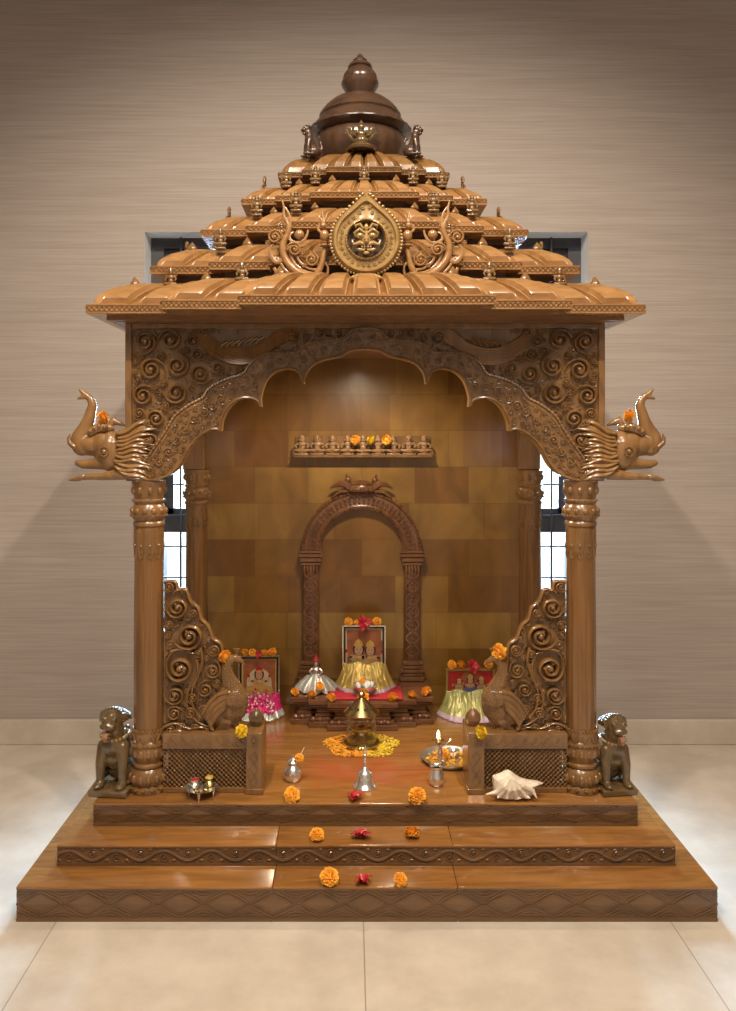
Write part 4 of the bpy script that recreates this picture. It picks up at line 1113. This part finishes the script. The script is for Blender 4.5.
# ------------------------------------------------------------------ framed pictures with cloths
def ell(cx_, cz_, rx, rz, n=20): return [(cx_+rx*cos(2*pi*k/n), cz_+rz*sin(2*pi*k/n)) for k in range(n)]
def person_print(m, cx_, cz_, s, y, robe=3, halo=None, seated=True):
    lay = 0
    def flat(poly, mi): 
        nonlocal lay; lay += 1; n = len(poly); yy = y - .0003*lay
        ar_ = sum(poly[i][0]*poly[(i+1) % n][1]-poly[(i+1) % n][0]*poly[i][1] for i in range(n))
        if ar_ < 0: poly = poly[::-1]
        m.add([(x, yy, z) for x, z in poly], [tuple(range(n))], mi)
    if halo is not None: flat(ell(cx_, cz_+.72*s, .42*s, .42*s), halo)
    flat([(cx_-.5*s, cz_), (cx_-.45*s, cz_+.22*s), (cx_-.2*s, cz_+.3*s), (cx_-.26*s, cz_+.5*s), (cx_+.26*s, cz_+.5*s), (cx_+.2*s, cz_+.3*s), (cx_+.45*s, cz_+.22*s), (cx_+.5*s, cz_)], robe)
    flat(ell(cx_, cz_+.42*s, .18*s, .12*s), 4)
    for sx in (-1, 1):
        flat([(cx_+sx*.2*s, cz_+.48*s), (cx_+sx*.38*s, cz_+.40*s), (cx_+sx*.36*s, cz_+.56*s), (cx_+sx*.31*s, cz_+.56*s), (cx_+sx*.31*s, cz_+.44*s), (cx_+sx*.2*s, cz_+.41*s)], 4)
        flat(ell(cx_+sx*.36*s, cz_+.62*s, .05*s, .05*s, 8), 6)
    flat(ell(cx_, cz_+.68*s, .17*s, .2*s), 5); flat(ell(cx_, cz_+.65*s, .12*s, .155*s), 4)
    flat([(cx_-.14*s, cz_+.76*s), (cx_-.1*s, cz_+.9*s), (cx_, cz_+.97*s), (cx_+.1*s, cz_+.9*s), (cx_+.14*s, cz_+.76*s)], 6 if robe == 3 and halo is None else 3)
    flat(ell(cx_, cz_+.79*s, .13*s, .03*s, 10), 3); flat(ell(cx_, cz_+.44*s, .1*s, .05*s, 10), 3)
    for sx in (-1, 1): flat(ell(cx_+sx*.05*s, cz_+.67*s, .025*s, .012*s, 8), 5)
    flat(ell(cx_, cz_+.56*s, .035*s, .012*s, 8), 2)
PM = [pbrown, pcream, pred, pgold, skin, pdark, redfl, pblue, white, greencl]
def picture(cx_, y, z0, w, h, fmat, bg, label, people, mat2=None, arch_=None, innerb=None):
    t = thing('framed_picture', label, 'picture', (cx_, y, z0), 'framed deity pictures')
    m = MB(); f = .011
    m.box(cx_-w/2, cx_-w/2+f, y, y+.014, z0, z0+h, b=.002); m.box(cx_+w/2-f, cx_+w/2, y, y+.014, z0, z0+h, b=.002)
    m.box(cx_-w/2+f, cx_+w/2-f, y, y+.014, z0+h-f, z0+h, b=.002); m.box(cx_-w/2+f, cx_+w/2-f, y, y+.014, z0, z0+f, b=.002)
    m.box(cx_-w/2+.003, cx_+w/2-.003, y+.012, y+.018, z0+.003, z0+h-.003)
    m.build('frame', fmat, t)
    if mat2:
        m = MB(); g = .0022
        for x_ in (cx_-w/2, cx_+w/2): m.box(x_-g, x_+g, y-.002, y+.015, z0, z0+h+g)
        m.box(cx_-w/2, cx_+w/2, y-.002, y+.015, z0+h-g, z0+h+g); m.build('silver_edging', mat2, t)
    m = MB(); yy = y+.009
    m.box(cx_-w/2+f, cx_+w/2-f, yy, yy+.003, z0+f, z0+h-f, mi=bg)
    if innerb is not None:
        m.box(cx_-w/2+f+.007, cx_+w/2-f-.007, yy-.0004, yy, z0+f+.007, z0+h-f-.007, mi=innerb)
    yy -= .0008
    if arch_ is not None:
        m.add([(x, yy, z) for x, z in [(cx_+w*.31*cos(pi*k/14), z0+h*.52+w*.36*sin(pi*k/14)) for k in range(15)] + [(cx_-w*.31, z0+.02), (cx_+w*.31, z0+.02)]], [tuple(range(17))], arch_)
    for (dx, dz, s, robe, halo) in people: person_print(m, cx_+dx, z0+dz, s, yy-.0004, robe, halo)
    m.build('print', PM, t, ang=20)
    return t
# centre picture on the altar
yc = 3.60; xc = ((364-CX)*yc/F-X0); h_c = .285; 
ztc = CAMH-(626-CY)*yc/F
picture(xc, yc, ztc-h_c, 42*yc/F, h_c, blackf, 1, 'black framed picture of two crowned faces, standing on the altar in the niche',
        [(-.024,.075,.155,9,None),(.028,.075,.15,3,0)], silver, None, 0)
yl = 3.60; xl_ = ((259-CX)*yl/F-X0); ztl = CAMH-(656.5-CY)*yl/F
picture(xl_, yl, ztl-.25, 40*yl/F, .25, blackf, 3, 'black framed picture of a seated deity, on the platform behind the left peacock', [(0,.08,.13,3,None)], silver, 1, 0)
yr = 3.60; xr_ = ((470.5-CX)*yr/F-X0); ztr = CAMH-(669-CY)*yr/F
picture(xr_, yr, ztr-.19, 49*yr/F, .19, brassf, 2, 'brass framed red picture, on the platform behind the right peacock', [(-.05,.075,.085,3,None),(.0,.075,.095,7,0),(.05,.075,.085,1,None)], None, None, None)
def cloth(name, label, cx_, y, zb, zt0, wt, wb, dep, mats, seed, edge=.12, pleats=11, redge=1):
    rg = random.Random(seed); m = MB(); nu, nv = 72, 18; vs = []
    ph = [rg.uniform(0, 6.28) for _ in range(4)]
    for j in range(nv+1):
        v = j/nv; w_ = wt+(wb-wt)*v**1.15; dd = .006+dep*v**1.3
        for i in range(nu+1):
            u = -1+2*i/nu
            pl = (sin(u*pleats*1.7+ph[0]+v*1.2)+.6*sin(u*pleats*3.1+ph[1]-v*2)+.4*sin(v*9+u*4+ph[2]))*.006*(.25+v) + .009*mnoise.noise(Vector((u*5+seed, v*4+u*3, seed*.7)))*(.4+v)
            x = cx_+w_/2*u*(1-.05*sin(v*3)); yy = y - dd*(1-abs(u)**2.6) - abs(pl)*.9
            z = zt0+(zb-zt0)*v + .006*sin(u*7+ph[3])*(1-v) + abs(pl)*.35*(1-v) + .002
            vs.append((x, yy, max(z, zb+.002)))
    k = nu+1; fs = []; ms = []
    for j in range(nv):
        for i in range(nu): fs.append((j*k+i, j*k+i+1, (j+1)*k+i+1, (j+1)*k+i)); ms.append(1 if j >= nv*(1-edge) else 0)
    o0 = len(m.v); m.v += vs; m.f += [tuple(reversed(f)) for f in fs]; m.m += ms
    me = m.mesh(name, mats, 180); o = link(name, me)
    so = o.modifiers.new('thick', 'SOLIDIFY'); so.thickness = .0016
    return tag(o, label, 'cloth', None)
cloth('gold_cloth', 'gold brocade cloth with lilac hem draped over the lower half of the centre picture', xc+.004, yc-.004, zt_+.008, CAMH-(664-CY)*3.58/F, .19, .29, .115, [goldcl, lilac], 3, .16)
m = MB(); m.box(xc-.155, xc+.165, 3.425, 3.60, zt_, zt_+.009, b=.003); tag(m.build('red_mat', redcl), 'red cloth mat under the gold cloth on the altar', 'mat')
cloth('magenta_cloth', 'magenta and silver cloth bunched below the left framed picture', xl_+.004, yl-.004, ZB+.0, CAMH-(694-CY)*yl/F, .175, .235, .10, [pinkcl, silvcl], 4, .3, 14)
cloth('green_cloth', 'green and gold silk cloth with lilac hem below the right framed picture', xr_-.01, yr-.004, ZB, CAMH-(690-CY)*yr/F, .2, .30, .12, [greencl, lilac], 8, .2, 9)
# white sequins on the magenta cloth -> garland of small pink flowers across the left picture
m = MB(); rg = random.Random(3)
for k in range(150):
    t = rg.random(); x = xl_+rg.uniform(-.075,.08); z = CAMH-(694-CY)*yl/F + rg.gauss(-.035,.03); y = yl-.012-.05*max(0, (.42-z)/.15)-rg.uniform(.0,.016)
    z = min(z, CAMH-(684-CY)*yl/F); z = max(z, ZB+.035)
    m.ball((x, y, z), rg.uniform(.0035,.0065), 5, mi=(0 if rg.random() < .65 else 1))
gl = m.build('petal_garland', [plain('magenta_petals', (.55,.02,.17), .6), plain('pale_petals', (.75,.5,.5), .6)])
tag(gl, 'magenta and pale pink flower garland heaped against the left framed picture', 'garland', kind='stuff')
# flowers along the picture tops
def topfl(lst, y, pyc, group, tall):
    for px, kind, r, t_ in lst:
        z = tall; rr_ = r*y/F; x = ((px-CX)*y/F-X0)
        if kind == 'o': o = link('marigold', rnd.choice(mg), None, (x, y+.008, z+rr_*.75), (.9, 0, rnd.uniform(0,6)), rr_); tag(o, t_, 'flower', group)
        else: hibiscus((x, y+.006, z+.004), rr_, t_, group, int(px), (.9, .1, .2))
topfl([(348.5,'o',4.4,'marigold on the left end of the centre picture frame'),(357,'o',3.4,'small marigold on the centre picture frame, left of the red flower'),(363.5,'h',8.5,'large red flower on top of the centre picture frame'),(370,'o',3.2,'small marigold on the centre picture frame, right of the red flower'),(377,'o',4.6,'marigold on the right end of the centre picture frame')], yc, 622, 'flowers on the centre picture', ztc+.002)
topfl([(244.6,'o',4.2,'marigold at the left end on top of the left picture frame'),(252.3,'o',4,'second marigold from the left on the left picture frame'),(258.4,'h',4.5,'red flower amid marigolds on the left picture frame'),(264.5,'o',4,'marigold just right of the red flower on the left picture frame'),(272,'o',4.6,'marigold at the right end on top of the left picture frame')], yl, 652, 'flowers on the left picture', ztl+.002)
topfl([(452.3,'o',4.6,'marigold at the left end on top of the right picture frame'),(461.5,'o',4.6,'second marigold from the left on the right picture frame'),(472,'h',8,'red flower on top of the right picture frame'),(489,'o',4.8,'marigold at the right end of the right picture frame, behind the peacock head')], yr, 665, 'flowers on the right picture', ztr+.002)

# draped idol on the altar
ix, iy = ((316-CX)*3.56/F-X0), 3.56
idol = thing('draped_idol', 'small red-crowned idol in a spread silver and white skirt on the left of the altar', 'idol', (ix, iy, zt_))
m = MB(); n = 90; vs = []; fs = []; rows_ = [(.012,.078,0),(.022,.074,0),(.045,.062,.15),(.068,.04,.5),(.082,.02,.9),(.088,.004,1)]
for r, z, w in rows_:
    for k in range(n):
        a = 2*pi*k/n; rr_ = r*(1+.10*w*sin(a*11)+.05*w*sin(a*23)); vs.append((ix+rr_*cos(a), iy+rr_*.8*sin(a), zt_+z+.008*w*sin(a*7+1)**2))
for j in range(len(rows_)-1):
    for k in range(n): fs.append((j*n+(k+1) % n, j*n+k, (j+1)*n+k, (j+1)*n+(k+1) % n))
m.add(vs, fs)
for k in range(40):
    a = rnd.uniform(0, 6.28); t = rnd.random(); m.ball((ix+(.03+.05*t)*cos(a), iy+(.03+.05*t)*.8*sin(a), zt_+.07-.055*t), rnd.uniform(.004,.007), 5, mi=rnd.choice((0,1,1,2)))
m.build('skirt', [silvcl, white, redcl], idol, ang=80)
m = MB(); m.lathe([(.014,.07),(.017,.085),(.02,.095),(.013,.104),(.006,.108)], (ix,iy,zt_), 14); m.ball((ix,iy-.002,zt_+.12),(.0125,.0125,.0145),10)
for sx in (-1,1): m.tube([(ix+sx*.016,iy,zt_+.096),(ix+sx*.028,iy-.012,zt_+.084),(ix+sx*.018,iy-.024,zt_+.082)],[.006,.005,.004],6)
m.build('figure', steel, idol)
m = MB(); m.lathe([(.0135,.127),(.015,.132),(.010,.142),(.004,.154),(.0001,.158)], (ix,iy,zt_), 12, mi=0); m.ball((ix,iy,zt_+.16),.004,6)
m.build('crown', redcl, idol)
tag(link('marigold', mg[1], None, (ix+.02, iy-.074, zt_+.042), (.9,0,0), .019), 'orange marigold resting on the skirt of the draped idol', 'flower')
# silver bowl of offerings in front of the centre picture
bx, by = ((365-CX)*3.46/F-X0), 3.458
bowl = thing('offering_bowl', 'small silver bowl holding white sugar on the altar before the gold cloth', 'bowl', (bx, by, zt_+.009))
m = MB(); m.lathe([(.018,0),(.02,.003),(.014,.008),(.03,.018),(.045,.034),(.053,.048),(.056,.049),(.051,.044),(.04,.03),(.02,.018),(.0001,.016)], (bx,by,zt_+.009), 32, lobes=16, amp=.05); m.build('bowl', silver, bowl)
m = MB()
for k in range(26): a = rnd.uniform(0, 6.28); q = rnd.random()**.5*.032; m.ball((bx+q*cos(a), by+q*sin(a), zt_+.009+.044+.014*(1-q/.034)+rnd.uniform(0,.004)), rnd.uniform(.007,.011), 6)
m.build('sugar_lumps', white, bowl)
tag(link('marigold', mg[2], None, (bx-.012, by-.01, zt_+.074), (.5,0,0), .014), 'orange marigold on the white heap in the silver bowl', 'flower')

# ------------------------------------------------------------------ lamp with its ring of petals
lx, ly = ((361.5-CX)*3.235/F-X0), 3.235
lamp = thing('oil_lamp', 'tall brass oil lamp with glass cylinder and conical cap in the ring of petals', 'lamp', (lx, ly, ZB))
m = MB(); m.lathe([(.07,0),(.074,.004),(.074,.012),(.068,.017),(.058,.02),(.05,.024),(.02,.03),(.014,.036),(.018,.042),(.03,.05),(.04,.062),(.042,.074),(.036,.078),(.0001,.074)], (lx,ly,ZB), 48)
for k in range(36): a = 2*pi*k/36; m.ball((lx+.072*cos(a), ly+.072*sin(a), ZB+.013), .0045, 6)
m.build('base', brass, lamp)
m = MB(); m.lathe([(.061,.02),(.0625,.02),(.0625,.135),(.061,.135),(.061,.0201)], (lx,ly,ZB), 40); m.build('glass_cylinder', glass, lamp)
m = MB(); m.lathe([(.06,.128),(.071,.13),(.072,.135),(.064,.142),(.045,.158),(.03,.174),(.018,.186),(.010,.192),(.012,.198),(.015,.205),(.012,.213),(.004,.219),(.0001,.22)], (lx,ly,ZB), 40)
for k in range(10): 
    a = 2*pi*k/10
cap_ = m.build('cap', brass, lamp)
m = MB()
for k in range(10): a = 2*pi*k/10; m.ball((lx+.047*cos(a), ly+.047*sin(a), ZB+.157), (.006,.006,.005), 6)
m.build('air_hole', pdark, cap_)
m = MB(); m.lathe([(.0001,.0755),(.034,.0755)], (lx,ly,ZB), 20); m.tube([(lx,ly,ZB+.074),(lx,ly,ZB+.09)],.003,5); m.build('wick', oilm, lamp)
m = MB(); rg = random.Random(77)
for k in range(1900):
    a = rg.uniform(0, 2*pi); q = .076 + .066*rg.random()**.9; q += .012*sin(a*5)
    x = lx+q*cos(a)*1.04; y = ly-.004+q*sin(a)*.92; z = ZB+.0015+rg.random()**2*.012*(1-abs(q-.11)/.05 if abs(q-.11) < .05 else 0)
    b_ = rg.uniform(0, 2*pi); L_ = rg.uniform(.004,.009); w_ = rg.uniform(.0015,.003); tz = rg.uniform(-.002,.005)
    u = Vector((cos(b_), sin(b_), 0)); v = Vector((-sin(b_), cos(b_), 0)); c = Vector((x, y, z))
    isor = (x < lx+.01+rg.gauss(0,.018))
    m.add([c-u*L_, c+v*w_+Vector((0,0,.0015)), c+u*L_+Vector((0,0,max(0,tz))), c-v*w_], [(0,3,2,1),(0,1,2,3)][:1], 0 if isor else (1 if rg.random() < .8 else 2))
pr_ = m.build('petal_ring', [orange, yellow, plain('pale_yellow_petal', (.85,.75,.3), .7)])
tag(pr_, 'ring of loose orange and yellow flower petals round the brass lamp', 'petals', kind='stuff')

# bell
bx, by = ((365-CX)*2.85/F-X0), 2.85
bell = thing('hand_bell', 'silver prayer hand bell with slim handle at the top step centre', 'bell', (bx, by, ZB))
m = MB(); m.lathe([(.042,0),(.043,.004),(.040,.009),(.034,.014),(.030,.022),(.0285,.036),(.0265,.048),(.020,.057),(.011,.062),(.009,.065),(.0001,.065)], (bx,by,ZB), 36); m.build('bell_body', silver, bell)
m = MB(); m.lathe([(.008,.062),(.0105,.068),(.0055,.073),(.0065,.085),(.0075,.09),(.005,.095),(.006,.108),(.008,.114),(.005,.118),(.0065,.126),(.0045,.134),(.002,.142),(.0001,.145)], (bx,by,ZB), 16); m.build('handle', silver, bell)
# lidded water pot
px_, py_ = ((293-CX)*2.9/F-X0), 2.9
pot = thing('lidded_pot', 'round silver lidded water pot on the platform left of the bell', 'pot', (px_, py_, ZB))
m = MB(); m.lathe([(.016,0),(.024,.003),(.031,.016),(.0325,.03),(.029,.044),(.019,.054),(.016,.058),(.0165,.063),(.022,.067),(.0225,.069),(.0145,.064)], (px_,py_,ZB), 32); m.build('body', silver, pot)
m = MB(); m.lathe([(.02,.068),(.021,.07),(.016,.076),(.008,.08),(.004,.083),(.006,.087),(.006,.09),(.0001,.093)], (px_,py_,ZB), 24); m.build('lid', silver, pot)
m = MB(); m.tube([(px_+.012,py_-.02,ZB+.07),(px_+.028,py_-.016,ZB+.1),(px_+.042,py_-.01,ZB+.125)],.0012,5); m.build('incense_stick', waxm, pot)
tag(link('marigold', mg[0], None, (px_+.024, py_-.012, ZB+.087), (.6,0,0), .0165), 'orange marigold perched on the lid of the silver pot', 'flower')
# open cup with spoon
cx_, cy_ = ((436.3-CX)*2.862/F-X0), 2.862
cup = thing('water_cup', 'small open silver water cup in front of the plate at right', 'cup', (cx_, cy_, ZB))
m = MB(); m.lathe([(.017,0),(.021,.003),(.0265,.014),(.0275,.028),(.0255,.042),(.020,.054),(.019,.06),(.0225,.069),(.0235,.07),(.0215,.069),(.0175,.06),(.019,.054),(.023,.042),(.024,.02),(.0001,.004)], (cx_,cy_,ZB), 32); m.build('body', silver, cup)
m = MB(); m.lathe([(.0001,.058),(.0182,.058)], (cx_,cy_,ZB), 24); m.build('water', oilm, cup)
sp = MB(); sp.tube([(cx_+.004,cy_,ZB+.02),(cx_+.014,cy_-.006,ZB+.068),(cx_+.022,cy_-.012,ZB+.088),(cx_+.024,cy_-.016,ZB+.092)],[.002,.002,.003,.004],6); sp.ball((cx_+.024,cy_-.016,ZB+.093),(.006,.004,.003),8)
sp.ball((cx_+.002,cy_,ZB+.014),(.009,.007,.004),8)
tag(sp.build('ritual_spoon', silver), 'silver ritual spoon standing in the small open cup', 'spoon')
# plate with petals
qx, qy = ((449.5-CX)*3.05/F-X0), 3.075
plate = thing('offering_plate', 'round steel plate with low rim half hidden behind the right railing post', 'plate', (qx, qy, ZB))
m = MB(); m.lathe([(.085,0),(.092,.002),(.101,.012),(.106,.018),(.107,.020),(.104,.019),(.097,.012),(.088,.005),(.0001,.004)], (qx,qy,ZB), 48); m.build('dish', steel, plate)
m = MB(); rg = random.Random(8)
for k in range(420):
    a = rg.uniform(0, 6.28); q = .085*rg.random()**.6
    if -2.4 < (a-2*pi if a > pi else a) < -1.9: continue
    x = qx+q*cos(a); y = qy+q*sin(a); z = ZB+.006+rg.random()*.008; b_ = rg.uniform(0, 6.28); u = Vector((cos(b_), sin(b_), 0))*.006; v = Vector((-sin(b_), cos(b_), .3))*.003; c = Vector((x, y, z))
    m.add([c-u, c-v, c+u, c+v], [(0,1,2,3)], 0 if rg.random() < .75 else 1)
tag(m.build('loose_petals', [orange, yellow]), 'loose orange marigold petals lying in the steel plate', 'petals', kind='stuff')
m = MB(); m.lathe([(.012,0),(.02,.006),(.026,.022),(.027,.026),(.024,.022),(.0001,.008)], (qx+.018,qy+.03,ZB+.0055), 24)
for k in range(16): a = 2*pi*k/16; m.ball((qx+.018+.026*cos(a), qy+.03+.026*sin(a), ZB+.03), .003, 6)
tag(m.build('small_bowl', silver), 'small silver bowl with beaded rim standing in the steel plate', 'bowl')
tag(link('marigold', mg[0], None, (qx-.016, qy+.02, ZB+.022), (.4,0,0), .021), 'orange marigold lying in the steel plate', 'flower')
# flame holder shaped like a slender lady with a shallow lamp
hx_, hy_ = ((440.3-CX)*3.0/F-X0), 3.0
zp = ZB+.0055
hold = thing('lamp_holder', 'slim silver figure holding a lit wick lamp at the front of the steel plate', 'lamp', (hx_, hy_, zp))
m = MB(); m.lathe([(.016,0),(.017,.003),(.008,.006),(.004,.016),(.0045,.026),(.008,.036),(.0105,.05),(.009,.062),(.006,.07),(.0075,.08),(.009,.086),(.004,.092),(.005,.097)], (hx_,hy_,zp), 20)
m.tube([(hx_+.007,hy_,zp+.085),(hx_+.02,hy_-.004,zp+.088),(hx_+.034,hy_-.004,zp+.1),(hx_+.038,hy_,zp+.104)],[.0035,.003,.0028,.004],6)
m.tube([(hx_-.007,hy_,zp+.085),(hx_-.018,hy_-.004,zp+.082),(hx_-.014,hy_-.004,zp+.094)],[.0035,.003,.003],6)
m.build('figure', silver, hold)
m = MB(); m.lathe([(.006,0),(.014,.004),(.022,.013),(.021,.014),(.012,.007),(.0001,.004)], (hx_-.008,hy_-.002,zp+.092), 24, sx=1.1); dsh = m.build('lamp_dish', brass, hold)
m = MB(); m.tube([(hx_-.008,hy_-.002,zp+.096),(hx_-.008,hy_-.002,zp+.112)],.002,6); m.build('wick', waxm, dsh)
m = MB(); m.lathe([(.0001,0),(.004,.004),(.0062,.011),(.005,.020),(.002,.029),(.0001,.033)], (hx_-.008,hy_-.002,zp+.109), 14); m.build('flame', flame, dsh)
# footed tray with little pots
tx, ty = ((201.5-CX)*2.785/F-X0), 2.775
tz = ZB+.027
tray = thing('footed_tray', 'small silver footed tray before the left lattice base', 'tray', (tx, ty, ZB))
m = MB()
m.lathe([(.045,0),(.052,.003),(.057,.009),(.059,.010),(.055,.006),(.046,.003),(.0001,.0025)], (tx,ty,tz-.003), 8)
m.build('dish', silver, tray)
for k in range(4):
    a = -pi/2+k*pi/2; m = MB(); m.lathe([(.003,0),(.004,.01),(.008,.026)], (tx+.042*cos(a), ty+.042*sin(a), ZB), 10); m.build('foot', silver, tray)
def potlet(name, x, y, s, mat, fill, label, grp):
    t = thing(name, label, 'pot', (x, y, tz), grp)
    m = MB(); m.lathe([(.010*s,0),(.015*s,.005*s),(.017*s,.016*s),(.012*s,.022*s),(.0165*s,.03*s),(.017*s,.031*s),(.014*s,.028*s),(.0001,.026*s)], (x,y,tz), 20); m.build('cup', mat, t)
    m = MB(); m.ball((x,y,tz+.028*s), (.0145*s,.0145*s,.008*s), 12); m.build('powder', fill, t)
potlet('powder_pot', tx-.022, ty+.004, 0.95, silver, redfl, 'tiny silver pot of dark red powder at the left of the footed tray', 'little pots on the footed tray')
potlet('powder_pot', tx+.026, ty+.016, 1.05, brass, pgold, 'tiny brass cup of yellow powder at the right of the footed tray', 'little pots on the footed tray')
for i, (dx, dy, n_) in enumerate([(-.012,-.028,'front left'),(.004,-.03,'front centre'),(.018,-.018,'right')]):
    m = MB(); m.ball((tx+dx, ty+dy, tz+.006), (.010,.009,.006), 8); m.ball((tx+dx+.003, ty+dy-.002, tz+.010), (.006,.005,.004), 6)
    tag(m.build('betel_nut', [brass, brassf][i % 2]), 'small brownish nut lying at the ' + n_ + ' of the footed tray', 'nut', 'nuts on the footed tray')

# spider conch shell
d = 2.745; sxx, syy = ((514-CX)*d/F-X0), 2.79
m = MB()
def S(a, b): v = P(420+a/5.257, 640+b/5.257, 2.76); return v.x, v.z
outl = catmull([(385,735),(425,722),(470,704),(515,733),(570,757),(648,768),(615,786),(610,815),(590,838),(555,848),(500,856),(450,855),(400,842),(388,800),(384,765)], 3)
pl_ = [S(*p) for p in outl]; cxs, czs = S(480, 795); nP = len(pl_); vs = []; fs = []
sc = [(1, 0), (.93, .42), (.8, .68), (.6, .88), (.35, .98), (.12, 1.0)]
for sgn in (-1, 1):
    for k_, (q, dpt) in enumerate(sc):
        for x, z in pl_: vs.append((cxs+(x-cxs)*q, 2.78+sgn*(.0 if k_ == 0 else .031*dpt), czs+(z-czs)*q))
half = len(sc)*nP
for h_ in (0, 1):
    for k_ in range(len(sc)-1):
        for i in range(nP):
            a, b_ = h_*half+k_*nP+i, h_*half+k_*nP+(i+1) % nP; f_ = (a, b_, b_+nP, a+nP); fs.append(f_ if h_ == 0 else f_[::-1])
    e = h_*half+(len(sc)-1)*nP; fs.append(tuple(range(e, e+nP)) if h_ == 0 else tuple(reversed(range(e, e+nP))))
m.add(vs, fs)
x1_, z1_ = S(478, 730)
for (a, b, a2, b2) in [(398,805,340,808),(412,825,402,860),(452,840,456,869),(506,838,524,868),(556,828,574,852),(592,800,608,832)]:
    x_, z_ = S(a, b); x2_, z2_ = S(a2, b2)
    m.tube([(x1_, 2.755, z1_), ((x1_+x_)/2, 2.744, (z1_+z_)/2), (x_, 2.755, z_), (x2_, 2.742, max(z2_, ZB+.002))], [.006, .009, .0085, .0022], 8)
m.tube([(S(540,0)[0], 2.775, S(0,775)[1]), (S(600,0)[0], 2.772, S(0,770)[1]), (S(650,0)[0], 2.77, S(0,768)[1])], [.02,.010,.003], 10)
me = blobmesh('conch_shell', m, shellm, .0022, 1)
zmin = min(v.co.z for v in me.vertices)
for v in me.vertices: v.co.z += ZB-zmin+.0003; v.co.y -= .027; v.co.x *= .99
sh_ = tag(link('conch_shell', me), 'ivory spiny conch shell on the top step before the right lattice', 'shell')

# ------------------------------------------------------------------ inner downlight fitting
dl = thing('downlight', 'small round recessed lamp fitted in the shrine inner ceiling', 'lamp', (0, 3.1, 1.85))
m = MB(); m.lathe([(.04,0),(.042,-.004),(.03,-.006),(.03,0)], (-.01,3.1,1.865), 24); m.build('rim', silver, dl)
m = MB(); m.lathe([(.0001,-.001),(.029,-.001)], (-.01,3.1,1.865), 20); m.build('lens', lampm, dl)

# ------------------------------------------------------------------ lights
def lightobj(name, kind, loc, energy, col, target=None, **kw):
    l = bpy.data.lights.new(name, kind); l.energy = energy; l.color = col
    for k, v in kw.items(): setattr(l, k, v)
    o = bpy.data.objects.new(name, l); C.objects.link(o); o.location = loc
    if target is not None: o.rotation_euler = (Vector(target)-Vector(loc)).to_track_quat('-Z', 'Y').to_euler()
    return o
warm = (1, .87, .71)
for sx in (-1, 1):
    lightobj('ceiling_spot', 'SPOT', (sx*.72, 1.05, 4.1), 300, warm, (sx*.1, 3.1, .9), spot_size=radians(100), spot_blend=.8, shadow_soft_size=.05)
    lightobj('front_fill', 'AREA', (sx*1.0, -.4, 4.15), 62, (1,.88,.74), (sx*1.0, -.6, 0), shape='RECTANGLE', size=.6, size_y=.6)  # added soft frontal fill above the camera, an unseen source
    lightobj('window_daylight', 'AREA', (sx*.95+.03, 5.0, 1.95), 620, (.42,.66,1.0), (sx*.95+.03, 4.0, 1.45), shape='RECTANGLE', size=1.0, size_y=2.4, spread=radians(105))
lightobj('shrine_lamp', 'SPOT', (-.01, 3.1, 1.855), 40, (1,.84,.62), (-.01, 3.1, .3), spot_size=radians(172), spot_blend=.5, shadow_soft_size=.02)
lightobj('flame_light', 'POINT', (hx_-.008, hy_-.004, zp+.16), .2, (1,.6,.25), shadow_soft_size=.01)

w = bpy.data.worlds.new('World'); scene.world = w; w.use_nodes = True
bg = w.node_tree.nodes['Background']; bg.inputs[0].default_value = (.86,.93,1,1); bg.inputs[1].default_value = 4.0

cam = bpy.data.cameras.new('Camera'); co = bpy.data.objects.new('Camera', cam); C.objects.link(co)
co.location = (-X0, 0, CAMH); co.rotation_euler = (pi/2, 0, 0)
cam.sensor_fit = 'VERTICAL'; cam.sensor_height = 36.0; cam.lens = F/1011*36.0
# principal point sits at (CX, CY) of the 736 x 1011 frame
cam.shift_x = (368-CX)/1011; cam.shift_y = (CY-505.5)/1011
cam.clip_start = .02
scene.camera = co
vs_ = scene.view_settings; vs_.view_transform = 'Standard'; vs_.look = 'None'; vs_.gamma = 1; vs_.use_curve_mapping = False; vs_.exposure = -.14
